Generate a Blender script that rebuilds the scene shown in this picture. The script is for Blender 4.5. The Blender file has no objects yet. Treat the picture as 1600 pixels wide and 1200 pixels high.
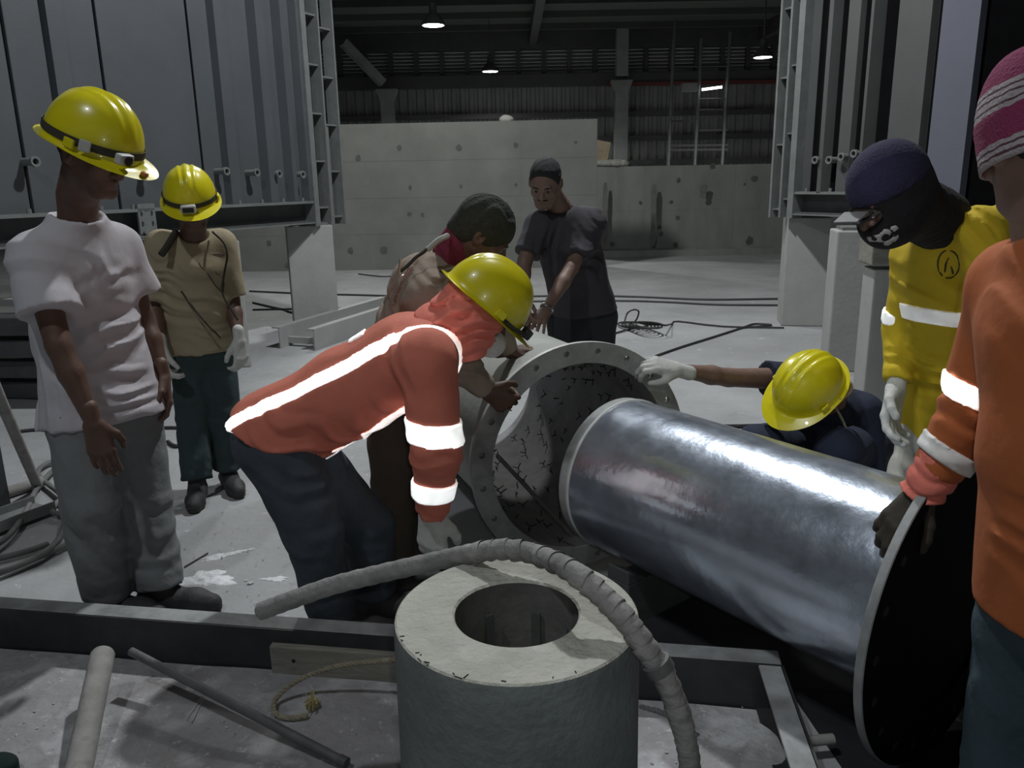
import bpy, bmesh, math, random
import numpy as np
from mathutils import Vector, Matrix
random.seed(7); rng = np.random.default_rng(7)
COL = bpy.context.scene.collection
SC = bpy.context.scene
PI = math.pi
# ------------------------------------------------------------------ camera
TILT, ROLL, FPX, CH = math.radians(14.3), .0183, 1250.0, 1.5
_f = np.array([0, math.cos(TILT), -math.sin(TILT)]); _u0 = np.array([0, math.sin(TILT), math.cos(TILT)]); _r0 = np.array([1., 0, 0])
_R = math.cos(ROLL)*_r0 - math.sin(ROLL)*_u0; _U = math.cos(ROLL)*_u0 + math.sin(ROLL)*_r0
cam = bpy.data.cameras.new('camera'); camo = bpy.data.objects.new('camera', cam); COL.objects.link(camo)
M = Matrix(((_R[0], _U[0], -_f[0], 0), (_R[1], _U[1], -_f[1], 0), (_R[2], _U[2], -_f[2], CH), (0, 0, 0, 1)))
camo.matrix_world = M; cam.sensor_width = 36; cam.lens = 36*FPX/1600; cam.clip_end = 200; cam.clip_start = .05
SC.camera = camo
# ------------------------------------------------------------------ world, lights, exposure
w = bpy.data.worlds.new('world'); SC.world = w; w.use_nodes = True
w.node_tree.nodes['Background'].inputs[0].default_value = (.75, .9, 1.0, 1); w.node_tree.nodes['Background'].inputs[1].default_value = .085
SC.view_settings.view_transform = 'Standard'; SC.view_settings.look = 'None'
SC.view_settings.exposure = 0.12; SC.view_settings.gamma = 1.0; SC.view_settings.use_curve_mapping = False

def lamp(name, kind, loc, target, energy, size=.3, color=(1, 1, 1), spot=None, blend=.5):
    l = bpy.data.lights.new(name, kind); l.energy = energy; l.color = color
    if kind == 'AREA': l.shape = 'DISK'; l.size = size
    elif kind in ('SPOT', 'POINT'): l.shadow_soft_size = size
    if spot: l.spot_size = math.radians(spot); l.spot_blend = blend
    o = bpy.data.objects.new(name, l); COL.objects.link(o); o.location = loc
    d = Vector(target)-Vector(loc); o.rotation_euler = d.to_track_quat('-Z', 'Y').to_euler()
    return o
# flood light high above the work place, a second one above and behind the photographer, and the phone's own flash
lamp('flood_light', 'SPOT', (.6, 5.6, 6.0), (.1, 4.2, 0), 820, .12, (.95, .98, 1.0), 165, .5)
lamp('rear_flood_light', 'SPOT', (-2.0, .2, 5.6), (.2, 2.9, .2), 190, .10, (.90, .95, 1.0), 120, .6)
lamp('hall_fill', 'SPOT', (-1.5, 11.0, 6.0), (0, 12, 0), 560, .25, (.98, 1.0, .96), 170, .5)  # unseen hall lamp added to brighten the far floor and walls
lamp('phone_flash', 'SPOT', (.03, -.02, 1.56), (0.1, 3, .9), 14, .01, (1.0, 1.0, .97), 85, .8)

lamp('pipe_streak_spot', 'SPOT', (-.45, .95, 3.1), (.85, 2.3, .5), 55, .05, (.92, .96, 1.0), 34, .7)  # unseen narrow spot added to put a second streak on the pipe

def at(u, v, Y):
    d = _f + (u-800)/FPX*_R + (600-v)/FPX*_U
    p = np.array([0, 0, CH]) + d*Y/d[1]
    return p
def atz(u, v, z=0.):
    d = _f + (u-800)/FPX*_R + (600-v)/FPX*_U
    return np.array([0, 0, CH]) + d*(z-CH)/d[2]
def V(*a): return np.array(a, float)
def nrm(a): a = np.asarray(a, float); return a/np.linalg.norm(a)

# ------------------------------------------------------------------ materials
def mat(name, col, rough=.8, metal=0., var=.15, scale=6., bump=.15, bscale=40., stain=None, stretch=None, spec=.5, coat=0., rvar=0.):
    m = bpy.data.materials.new(name); m.use_nodes = True; nt = m.node_tree; N = nt.nodes; L = nt.links
    b = N['Principled BSDF']; b.inputs['Roughness'].default_value = rough; b.inputs['Metallic'].default_value = metal
    b.inputs['Specular IOR Level'].default_value = spec; b.inputs['Coat Weight'].default_value = coat
    tc = N.new('ShaderNodeTexCoord'); mp = N.new('ShaderNodeMapping'); L.new(tc.outputs['Object'], mp.inputs[0])
    if stretch: mp.inputs['Scale'].default_value = stretch
    n = N.new('ShaderNodeTexNoise'); n.inputs['Scale'].default_value = scale; n.inputs['Detail'].default_value = 8; n.inputs['Roughness'].default_value = .62
    L.new(mp.outputs[0], n.inputs[0])
    r = N.new('ShaderNodeMapRange'); r.inputs['From Min'].default_value = .3; r.inputs['From Max'].default_value = .7
    r.inputs['To Min'].default_value = 1-var; r.inputs['To Max'].default_value = 1+var; L.new(n.outputs[0], r.inputs['Value'])
    mx = N.new('ShaderNodeVectorMath'); mx.operation = 'SCALE'; mx.inputs[0].default_value = col[:3]; L.new(r.outputs[0], mx.inputs['Scale'])
    out = mx.outputs[0]
    if stain:
        sc, lo, hi, scol, amt = stain
        n2 = N.new('ShaderNodeTexNoise'); n2.inputs['Scale'].default_value = sc; n2.inputs['Detail'].default_value = 6; L.new(mp.outputs[0], n2.inputs[0])
        r2 = N.new('ShaderNodeMapRange'); r2.inputs['From Min'].default_value = lo; r2.inputs['From Max'].default_value = hi; r2.inputs['To Max'].default_value = amt; L.new(n2.outputs[0], r2.inputs['Value'])
        mm = N.new('ShaderNodeMix'); mm.data_type = 'RGBA'; L.new(r2.outputs[0], mm.inputs[0]); L.new(out, mm.inputs[6]); mm.inputs[7].default_value = (*scol, 1)
        out = mm.outputs[2]
    L.new(out, b.inputs['Base Color'])
    if rvar:
        r3 = N.new('ShaderNodeMapRange'); r3.inputs['From Min'].default_value = .3; r3.inputs['From Max'].default_value = .7
        r3.inputs['To Min'].default_value = rough-rvar; r3.inputs['To Max'].default_value = rough+rvar; L.new(n.outputs[0], r3.inputs['Value']); L.new(r3.outputs[0], b.inputs['Roughness'])
    if bump:
        nb = N.new('ShaderNodeTexNoise'); nb.inputs['Scale'].default_value = bscale; nb.inputs['Detail'].default_value = 5; L.new(mp.outputs[0], nb.inputs[0])
        bp = N.new('ShaderNodeBump'); bp.inputs['Strength'].default_value = bump; bp.inputs['Distance'].default_value = .02; L.new(nb.outputs[0], bp.inputs['Height']); L.new(bp.outputs[0], b.inputs['Normal'])
    return m
def emis(name, col, s):
    m = bpy.data.materials.new(name); m.use_nodes = True; b = m.node_tree.nodes['Principled BSDF']
    b.inputs['Base Color'].default_value = (0, 0, 0, 1); b.inputs['Emission Color'].default_value = (*col, 1); b.inputs['Emission Strength'].default_value = s
    return m
def retro(name, gain):
    # glass-bead tape: sends light back toward the lamp with a gain above plain white cloth
    m = bpy.data.materials.new(name); m.use_nodes = True; nt = m.node_tree; N = nt.nodes; L = nt.links
    N.remove(N['Principled BSDF']); d = N.new('ShaderNodeBsdfDiffuse'); tc = N.new('ShaderNodeTexCoord'); n = N.new('ShaderNodeTexNoise'); n.inputs['Scale'].default_value = 25
    L.new(tc.outputs['Object'], n.inputs[0]); r = N.new('ShaderNodeMapRange'); r.inputs['From Min'].default_value = .3; r.inputs['From Max'].default_value = .7; r.inputs['To Min'].default_value = gain*.85; r.inputs['To Max'].default_value = gain*1.1
    L.new(n.outputs[0], r.inputs['Value']); s = N.new('ShaderNodeVectorMath'); s.operation = 'SCALE'; s.inputs[0].default_value = (1, 1, .97); L.new(r.outputs[0], s.inputs['Scale']); L.new(s.outputs[0], d.inputs[0])
    L.new(d.outputs[0], N['Material Output'].inputs[0]); return m
MT = dict(
 floor=None,
 conc=mat('concrete_wall', (.235, .24, .228), .9, var=.14, scale=1.3, bump=.12, bscale=14, stain=(.9, .52, .75, (.17, .175, .165), .6)),
 conc_low=mat('concrete_low_wall', (.31, .315, .30), .9, var=.14, scale=1.6, bump=.12, bscale=14, stain=(1.1, .5, .72, (.19, .195, .185), .6), stretch=(1.6, 1, .5)),
 ped=mat('concrete_pedestal', (.37, .375, .36), .9, var=.08, scale=4, bump=.1, bscale=30),
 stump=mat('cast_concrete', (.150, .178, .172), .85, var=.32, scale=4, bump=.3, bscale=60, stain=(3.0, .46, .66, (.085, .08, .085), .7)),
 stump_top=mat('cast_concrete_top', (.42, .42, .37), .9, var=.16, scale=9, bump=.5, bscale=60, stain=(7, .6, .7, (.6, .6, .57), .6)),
 steel=mat('painted_steel_panel', (.080, .086, .094), .6, var=.10, scale=2, bump=.05, bscale=60, stain=(1.3, .55, .75, (.055, .08, .085), .5)),
 steel_r=mat('painted_steel_panel_dim', (.085, .09, .087), .6, var=.10, scale=2, bump=.05, bscale=60),
 steel_blue=mat('pale_blue_steel', (.125, .13, .165), .6, var=.06, scale=2, bump=.05),
 frame=mat('grey_steel_frame', (.17, .18, .175), .6, var=.15, scale=8, bump=.08),
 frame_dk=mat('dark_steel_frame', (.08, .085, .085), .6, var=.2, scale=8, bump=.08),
 dark=mat('black_steel_and_void', (.004, .004, .0045), .9, var=.2, scale=8, bump=.05, spec=.1),  # also stands in for shade in the casing gaps and the void
 cor=mat('corrugated_sheet', (.15, .155, .15), .6, var=.2, scale=1.5, bump=.02),
 roof=mat('roof_sheet', (.055, .06, .056), .8, var=.15, scale=1.0, bump=.02),
 louv=mat('louvre_slats', (.42, .43, .42), .6, var=.1, scale=3, bump=.02),
 beam=mat('hall_beam', (.045, .045, .045), .7, var=.2, scale=2, bump=.02),
 hallcol=mat('hall_column', (.17, .175, .17), .8, var=.2, scale=2, bump=.03),
 flange=mat('flange_steel', (.33, .345, .34), .75, 0., var=.22, scale=14, bump=.15, bscale=50, stain=(5, .55, .7, (.07, .07, .07), .6)),
 flange_edge=mat('bare_cut_steel', (.55, .56, .54), .5, var=.1, scale=20, bump=.1),
 drum=mat('drum_skin', (.36, .37, .345), .75, var=.12, scale=5, bump=.08),
 drum_in=mat('drum_lining', (.27, .265, .27), .8, var=.25, scale=9, bump=.15, bscale=40),
 hook=mat('anchor_steel', (.03, .03, .03), .6, var=.2, bump=0),
 bore=mat('shaded_bore_concrete', (.10, .10, .095), .9, var=.3, scale=12, bump=.2),  # same concrete toned darker, shade inside the hole put into the colour
 rim=mat('dull_plate_rim', (.26, .27, .27), .6, var=.2, scale=10, bump=.1),
 hole=mat('dark_hole', (.012, .012, .012), .9, bump=0),
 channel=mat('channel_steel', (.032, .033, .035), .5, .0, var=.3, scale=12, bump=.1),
 channel_top=mat('lit_worn_channel_top', (.30, .31, .31), .55, var=.3, scale=10, bump=.1, stain=(6, .5, .7, (.12, .12, .12), .7)),  # worn flange top, toned lighter than the web for the light on it
 greencloth=mat('dark_green_cloth', (.004, .018, .017), .9, var=.3, bump=.2),
 floor_dark_sheet=mat('dark_floor_tone', (.022, .022, .026), .7, var=.4, scale=5, bump=.15, spec=.2),
 wood=mat('grey_plank', (.26, .25, .215), .85, var=.25, scale=8, bump=.2, stretch=(1, 6, 6), stain=(4, .5, .7, (.08, .075, .06), .6)),
 pole=mat('dusty_pole', (.30, .29, .275), .8, var=.2, scale=14, bump=.15, stain=(12, .6, .75, (.06, .055, .05), .6)),
 pole_dk=mat('dark_bar', (.12, .12, .12), .6, var=.25, scale=14, bump=.15),
 hose=mat('taped_hose', (.22, .215, .21), .75, var=.3, scale=16, bump=.35, bscale=50, stain=(11, .52, .7, (.42, .42, .40), .6)),
 cable=mat('black_cable', (.035, .035, .035), .6, var=.2, bump=0),
 gcable=mat('grey_hose', (.17, .17, .165), .7, var=.2, bump=.1),
 rope=mat('fibre_rope', (.34, .31, .22), .95, var=.3, scale=60, bump=.5, bscale=200),
 straw=mat('frayed_rope', (.42, .36, .16), .95, var=.3, scale=60, bump=.2),
 dust=mat('white_powder', (.75, .76, .78), .95, var=.1, scale=20, bump=.4, bscale=60),
 chip=mat('concrete_chip', (.5, .5, .5), .9, var=.3, scale=20, bump=.2),
 helmet=mat('yellow_helmet_plastic', (.70, .62, .012), .30, var=.06, scale=8, bump=.0, coat=.3),
 strap=mat('dark_strap', (.04, .035, .025), .8, bump=.1),
 lampbody=mat('grey_lamp_body', (.45, .45, .43), .5, bump=0),
 lens=mat('dark_lens', (.02, .02, .02), .15, bump=0),
 amber=mat('amber_lens', (.35, .13, .01), .3, bump=0),
 skin=mat('brown_skin', (.115, .062, .043), .55, var=.12, scale=20, bump=.08, bscale=150),
 skin_l=mat('light_brown_skin', (.21, .13, .10), .55, var=.12, scale=20, bump=.08, bscale=150),
 eyewhite=mat('dull_eye', (.20, .18, .16), .4, bump=0),
 hair=mat('black_hair', (.018, .018, .02), .8, var=.3, scale=60, bump=.5, bscale=300),
 white=mat('white_cotton', (.52, .50, .53), .9, var=.04, scale=5, bump=.12, bscale=30),
 glove=mat('white_glove', (.55, .56, .53), .9, var=.1, scale=30, bump=.2, bscale=200),
 glove_red=mat('red_glove_palm', (.42, .09, .10), .8, var=.1, bump=.1),
 greypants=mat('grey_cotton_trousers', (.20, .21, .215), .9, var=.12, scale=6, bump=.2, bscale=30),
 denim_dk=mat('dark_denim', (.05, .062, .078), .9, var=.2, scale=9, bump=.2, bscale=40),
 denim=mat('blue_denim', (.05, .085, .105), .9, var=.2, scale=9, bump=.2, bscale=40),
 denim_g=mat('greenish_denim', (.03, .05, .052), .9, var=.2, scale=9, bump=.2, bscale=40),
 khaki=mat('khaki_cotton', (.33, .275, .18), .9, var=.07, scale=6, bump=.12, bscale=30),
 tan=mat('tan_work_shirt', (.27, .215, .17), .9, var=.07, scale=6, bump=.15, bscale=30),
 brownp=mat('brown_trousers', (.075, .06, .045), .9, var=.15, scale=6, bump=.15),
 orange=mat('hazed_orange_coat', (.62, .18, .12), .85, var=.1, scale=6, bump=.12, bscale=30),  # orange washed paler, a veil of haze put into the colour
 orange2=mat('orange_work_shirt', (.42, .115, .033), .85, var=.08, scale=6, bump=.12, bscale=30),
 pinkcloth=mat('salmon_hood', (.72, .20, .15), .9, var=.1, scale=8, bump=.15),
 maroon=mat('maroon_scarf', (.16, .02, .045), .9, var=.2, scale=20, bump=.2),
 charcoal=mat('charcoal_shirt', (.055, .05, .06), .9, var=.1, scale=6, bump=.12, bscale=30),
 darkpants=mat('dark_trousers', (.028, .03, .038), .9, var=.15, scale=6, bump=.12),
 cap=mat('dark_green_knit_cap', (.035, .038, .03), .95, var=.25, scale=40, bump=.4, bscale=120),
 navy=mat('navy_shirt', (.018, .025, .05), .9, var=.15, scale=8, bump=.15),
 navyhood=mat('navy_knit_cap', (.022, .02, .055), .95, var=.2, scale=40, bump=.3, bscale=150),
 blackhood=mat('black_balaclava', (.008, .007, .009), .95, var=.2, scale=40, bump=.2),
 offwhite=mat('off_white_trousers', (.48, .47, .42), .9, var=.08, scale=6, bump=.12),
 mask=mat('dust_mask', (.6, .6, .58), .9, var=.05, bump=.1),
 shoe=mat('dark_shoe', (.035, .034, .036), .7, var=.3, scale=20, bump=.2),
 yellow_shirt=mat('yellow_work_shirt', (.62, .45, .015), .85, var=.08, scale=6, bump=.12, bscale=30),
 tape=retro('reflective_tape', 7.5), tape_low=retro('low_gain_reflective_tape', .8), tape_dim=retro('mid_gain_reflective_tape', 2.2),  # one kind of tape at three gains, set band by band
 lamp_on=emis('lit_lamp', (1, 1, .97), 9), lampshade=mat('lamp_shade', (.05, .05, .05), .5, bump=0),
 metal=mat('bright_metal', (.6, .6, .58), .3, .9, var=.1, bump=0),
 card=mat('cardboard', (.42, .34, .24), .9, bump=.05), sack=mat('white_sack', (.45, .45, .42), .9, bump=.2),
 redsteel=mat('dark_red_steel', (.10, .02, .018), .7, bump=0),
)
# floor: dusty concrete with trowel stains, tyre-dust and pale spots
def floor_mat():
    m = mat('dusty_concrete_floor', (.37, .375, .38), .88, var=.16, scale=1.7, bump=.25, bscale=30, stain=(.55, .5, .72, (.27, .27, .275), .55))
    return m
def flecks(m, scale, lo, hi, col, amt):
    nt = m.node_tree; N = nt.nodes; L = nt.links; b = N['Principled BSDF']; src = b.inputs['Base Color'].links[0].from_socket
    tc = N.new('ShaderNodeTexCoord'); n = N.new('ShaderNodeTexNoise'); n.inputs['Scale'].default_value = scale; n.inputs['Detail'].default_value = 9; n.inputs['Roughness'].default_value = .7; n.inputs['Distortion'].default_value = .6
    L.new(tc.outputs['Object'], n.inputs[0]); r = N.new('ShaderNodeMapRange'); r.inputs['From Min'].default_value = lo; r.inputs['From Max'].default_value = hi; r.inputs['To Max'].default_value = amt; L.new(n.outputs[0], r.inputs['Value'])
    mm = N.new('ShaderNodeMix'); mm.data_type = 'RGBA'; L.new(r.outputs[0], mm.inputs[0]); L.new(src, mm.inputs[6]); mm.inputs[7].default_value = (*col, 1); L.new(mm.outputs[2], b.inputs['Base Color'])
MT['floor'] = floor_mat(); flecks(MT['floor'], 3.2, .60, .68, (.20, .20, .205), .5); flecks(MT['floor'], 9, .62, .66, (.62, .63, .65), .55)
MT['floor_near'] = mat('muddy_floor', (.33, .325, .33), .9, var=.25, scale=3.5, bump=.7, bscale=22, stain=(5.5, .52, .64, (.58, .59, .60), .8))
flecks(MT['floor_near'], 2.4, .52, .62, (.20, .17, .155), .6); flecks(MT['floor_near'], 26, .60, .64, (.66, .66, .66), .6); flecks(MT['floor_near'], 40, .64, .68, (.06, .06, .06), .6)
# galvanised pipe
def galv():
    m = mat('galvanised_pipe', (.56, .62, .72), .23, .85, var=.18, scale=9, bump=.05, bscale=45, rvar=.045)
    return m
MT['galv'] = galv()
def beanie():
    m = mat('striped_knit', (.35, .04, .14), .95, bump=.5, bscale=160); nt = m.node_tree; N = nt.nodes; L = nt.links
    tc = N.new('ShaderNodeTexCoord'); sx = N.new('ShaderNodeSeparateXYZ'); L.new(tc.outputs['UV'], sx.inputs[0])
    nz = N.new('ShaderNodeTexNoise'); nz.inputs['Scale'].default_value = 50; L.new(tc.outputs['Object'], nz.inputs[0])
    ad = N.new('ShaderNodeMath'); ad.operation = 'MULTIPLY_ADD'; L.new(nz.outputs[0], ad.inputs[0]); ad.inputs[1].default_value = .04; L.new(sx.outputs[1], ad.inputs[2])
    cr = N.new('ShaderNodeValToRGB'); cr.color_ramp.interpolation = 'CONSTANT'; e = cr.color_ramp.elements
    P, G, D = (.24, .035, .10, 1), (.42, .37, .38, 1), (.10, .05, .07, 1)
    stops = [(0, G), (.07, D), (.09, G), (.13, D), (.15, G), (.19, P), (.45, G), (.49, D), (.51, G), (.56, D), (.58, G), (.62, D), (.64, G), (.68, P)]
    e[0].position = 0; e[0].color = G; e[1].position = .07; e[1].color = D
    for p, c in stops[2:]: k = e.new(p); k.color = c
    L.new(ad.outputs[0], cr.inputs[0]); L.new(cr.outputs[0], N['Principled BSDF'].inputs['Base Color']); return m
MT['beanie'] = beanie()

# ------------------------------------------------------------------ object helpers
def tag(o, label=None, cat=None, group=None, kind=None):
    if label: o['label'] = label
    if cat: o['category'] = cat
    if group: o['group'] = group
    if kind: o['kind'] = kind
    return o
def empty(name, loc, label, cat, group=None):
    o = bpy.data.objects.new(name, None); COL.objects.link(o); o.location = tuple(float(x) for x in loc); o.empty_display_size = .1
    return tag(o, label, cat, group)
def origin(p):
    """world offset of an object chain (no rotations are used on roots)"""
    v = Vector((0, 0, 0))
    while p is not None: v = v + Vector(p.location); p = p.parent
    return v
def link(name, me, m, parent=None, smooth=False, loc=None):
    o = bpy.data.objects.new(name, me); COL.objects.link(o)
    if m is not None:
        for q in (m if isinstance(m, (list, tuple)) else [m]): me.materials.append(MT[q] if isinstance(q, str) else q)
    if smooth:
        me.polygons.foreach_set('use_smooth', [True]*len(me.polygons))
    if parent is not None: o.parent = parent
    if loc is not None: o.location = loc
    return o
class MB:
    """collects shapes (world coordinates) and links them as one mesh"""
    def __init__(s): s.v = []; s.f = []; s.mi = []
    def add(s, vs, fs, mi=0):
        n = len(s.v); s.v += [tuple(float(c) for c in p) for p in vs]; s.f += [tuple(i+n for i in f) for f in fs]; s.mi += [mi]*len(fs); return s
    def box(s, lo, hi, mi=0):
        x0, y0, z0 = lo; x1, y1, z1 = hi
        return s.add([(x0,y0,z0),(x1,y0,z0),(x1,y1,z0),(x0,y1,z0),(x0,y0,z1),(x1,y0,z1),(x1,y1,z1),(x0,y1,z1)], [(3,2,1,0),(4,5,6,7),(0,1,5,4),(1,2,6,5),(2,3,7,6),(3,0,4,7)], mi)
    def obox(s, c, ax, ay, az, hx, hy, hz, mi=0):
        c = np.array(c, float); ax, ay, az = [np.array(q, float) for q in (ax, ay, az)]; vs = []
        for k in (-1, 1):
            for i, j in ((-1,-1),(1,-1),(1,1),(-1,1)): vs.append(c+ax*hx*i+ay*hy*j+az*hz*k)
        return s.add(vs, [(3,2,1,0),(4,5,6,7),(0,1,5,4),(1,2,6,5),(2,3,7,6),(3,0,4,7)], mi)
    def bar(s, a, b, wd, ht, mi=0, up=(0, 0, 1)):
        a, b = np.array(a, float), np.array(b, float); d = b-a; L = np.linalg.norm(d); d = d/L
        sd = np.cross(d, up); sd = sd/np.linalg.norm(sd); u = np.cross(sd, d)
        return s.obox((a+b)/2, d, sd, u, L/2, wd/2, ht/2, mi)
    def tube(s, pts, r, n=10, cap=True, mi=0):
        pts = [np.array(p, float) for p in pts]; rs = r if isinstance(r, (list, tuple, np.ndarray)) else [r]*len(pts)
        d = nrm(pts[1]-pts[0]); ref = np.array([0, 0, 1.]) if abs(d[2]) < .9 else np.array([1., 0, 0])
        x = nrm(np.cross(d, ref)); vs = []; fs = []
        for i, p in enumerate(pts):
            d = nrm(pts[min(i+1, len(pts)-1)]-pts[max(i-1, 0)]); x = nrm(x-d*(x@d)); y = np.cross(d, x)
            for k in range(n): a = 2*PI*k/n; vs.append(p+rs[i]*(math.cos(a)*x+math.sin(a)*y))
        for i in range(len(pts)-1):
            for k in range(n): fs.append((i*n+k, i*n+(k+1) % n, (i+1)*n+(k+1) % n, (i+1)*n+k))
        if cap: fs.append(tuple(range(n-1, -1, -1))); fs.append(tuple((len(pts)-1)*n+k for k in range(n)))
        return s.add(vs, fs, mi)
    def lathe(s, c, ax, prof, n=48, mi=0, close=False):
        """prof: list of (radius, along)"""
        ax = nrm(ax); ref = np.array([0, 0, 1.]) if abs(ax[2]) < .9 else np.array([1., 0, 0]); x = nrm(np.cross(ax, ref)); y = np.cross(ax, x); c = np.array(c, float); vs = []; fs = []
        m = len(prof)
        for r, h in prof:
            for k in range(n): a = 2*PI*k/n; vs.append(c+ax*h+r*(math.cos(a)*x+math.sin(a)*y))
        for i in range(m if close else m-1):
            j = (i+1) % m
            for k in range(n): fs.append((i*n+k, i*n+(k+1) % n, j*n+(k+1) % n, j*n+k))
        return s.add(vs, fs, mi)
    def build(s, name, m, parent=None, smooth=False, bevel=0, world=True):
        off = origin(parent) if parent is not None else Vector((0, 0, 0)); me = bpy.data.meshes.new(name)
        if parent is None and world:
            a = np.array(s.v); ctr = Vector(((a[:,0].min()+a[:,0].max())/2, (a[:,1].min()+a[:,1].max())/2, a[:,2].min())); off = ctr
        me.from_pydata([(x-off.x, y-off.y, z-off.z) for x, y, z in s.v], [], s.f); me.update()
        o = link(name, me, m, parent, smooth)
        if len(set(s.mi)) > 1: me.polygons.foreach_set('material_index', s.mi)
        if parent is None and world: o.location = off
        bm = bmesh.new(); bm.from_mesh(me); bmesh.ops.recalc_face_normals(bm, faces=bm.faces); bm.to_mesh(me); bm.free()
        if bevel:
            b = o.modifiers.new('bevel', 'BEVEL'); b.width = bevel; b.segments = 2; b.limit_method = 'ANGLE'
        if smooth:
            for e in me.edges: pass
            try: me.set_sharp_from_angle(angle=math.radians(40))
            except Exception: pass
        return o
def smooth_path(pts, n=8):
    """Catmull-Rom"""
    P = [np.array(p, float) for p in pts]; P = [2*P[0]-P[1]]+P+[2*P[-1]-P[-2]]; out = []
    for i in range(1, len(P)-2):
        for k in range(n):
            t = k/n; a, b, c, d = P[i-1:i+3]
            out.append(.5*((2*b)+(-a+c)*t+(2*a-5*b+4*c-d)*t*t+(-a+3*b-3*c+d)*t**3))
    out.append(P[-2]); return out

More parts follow.
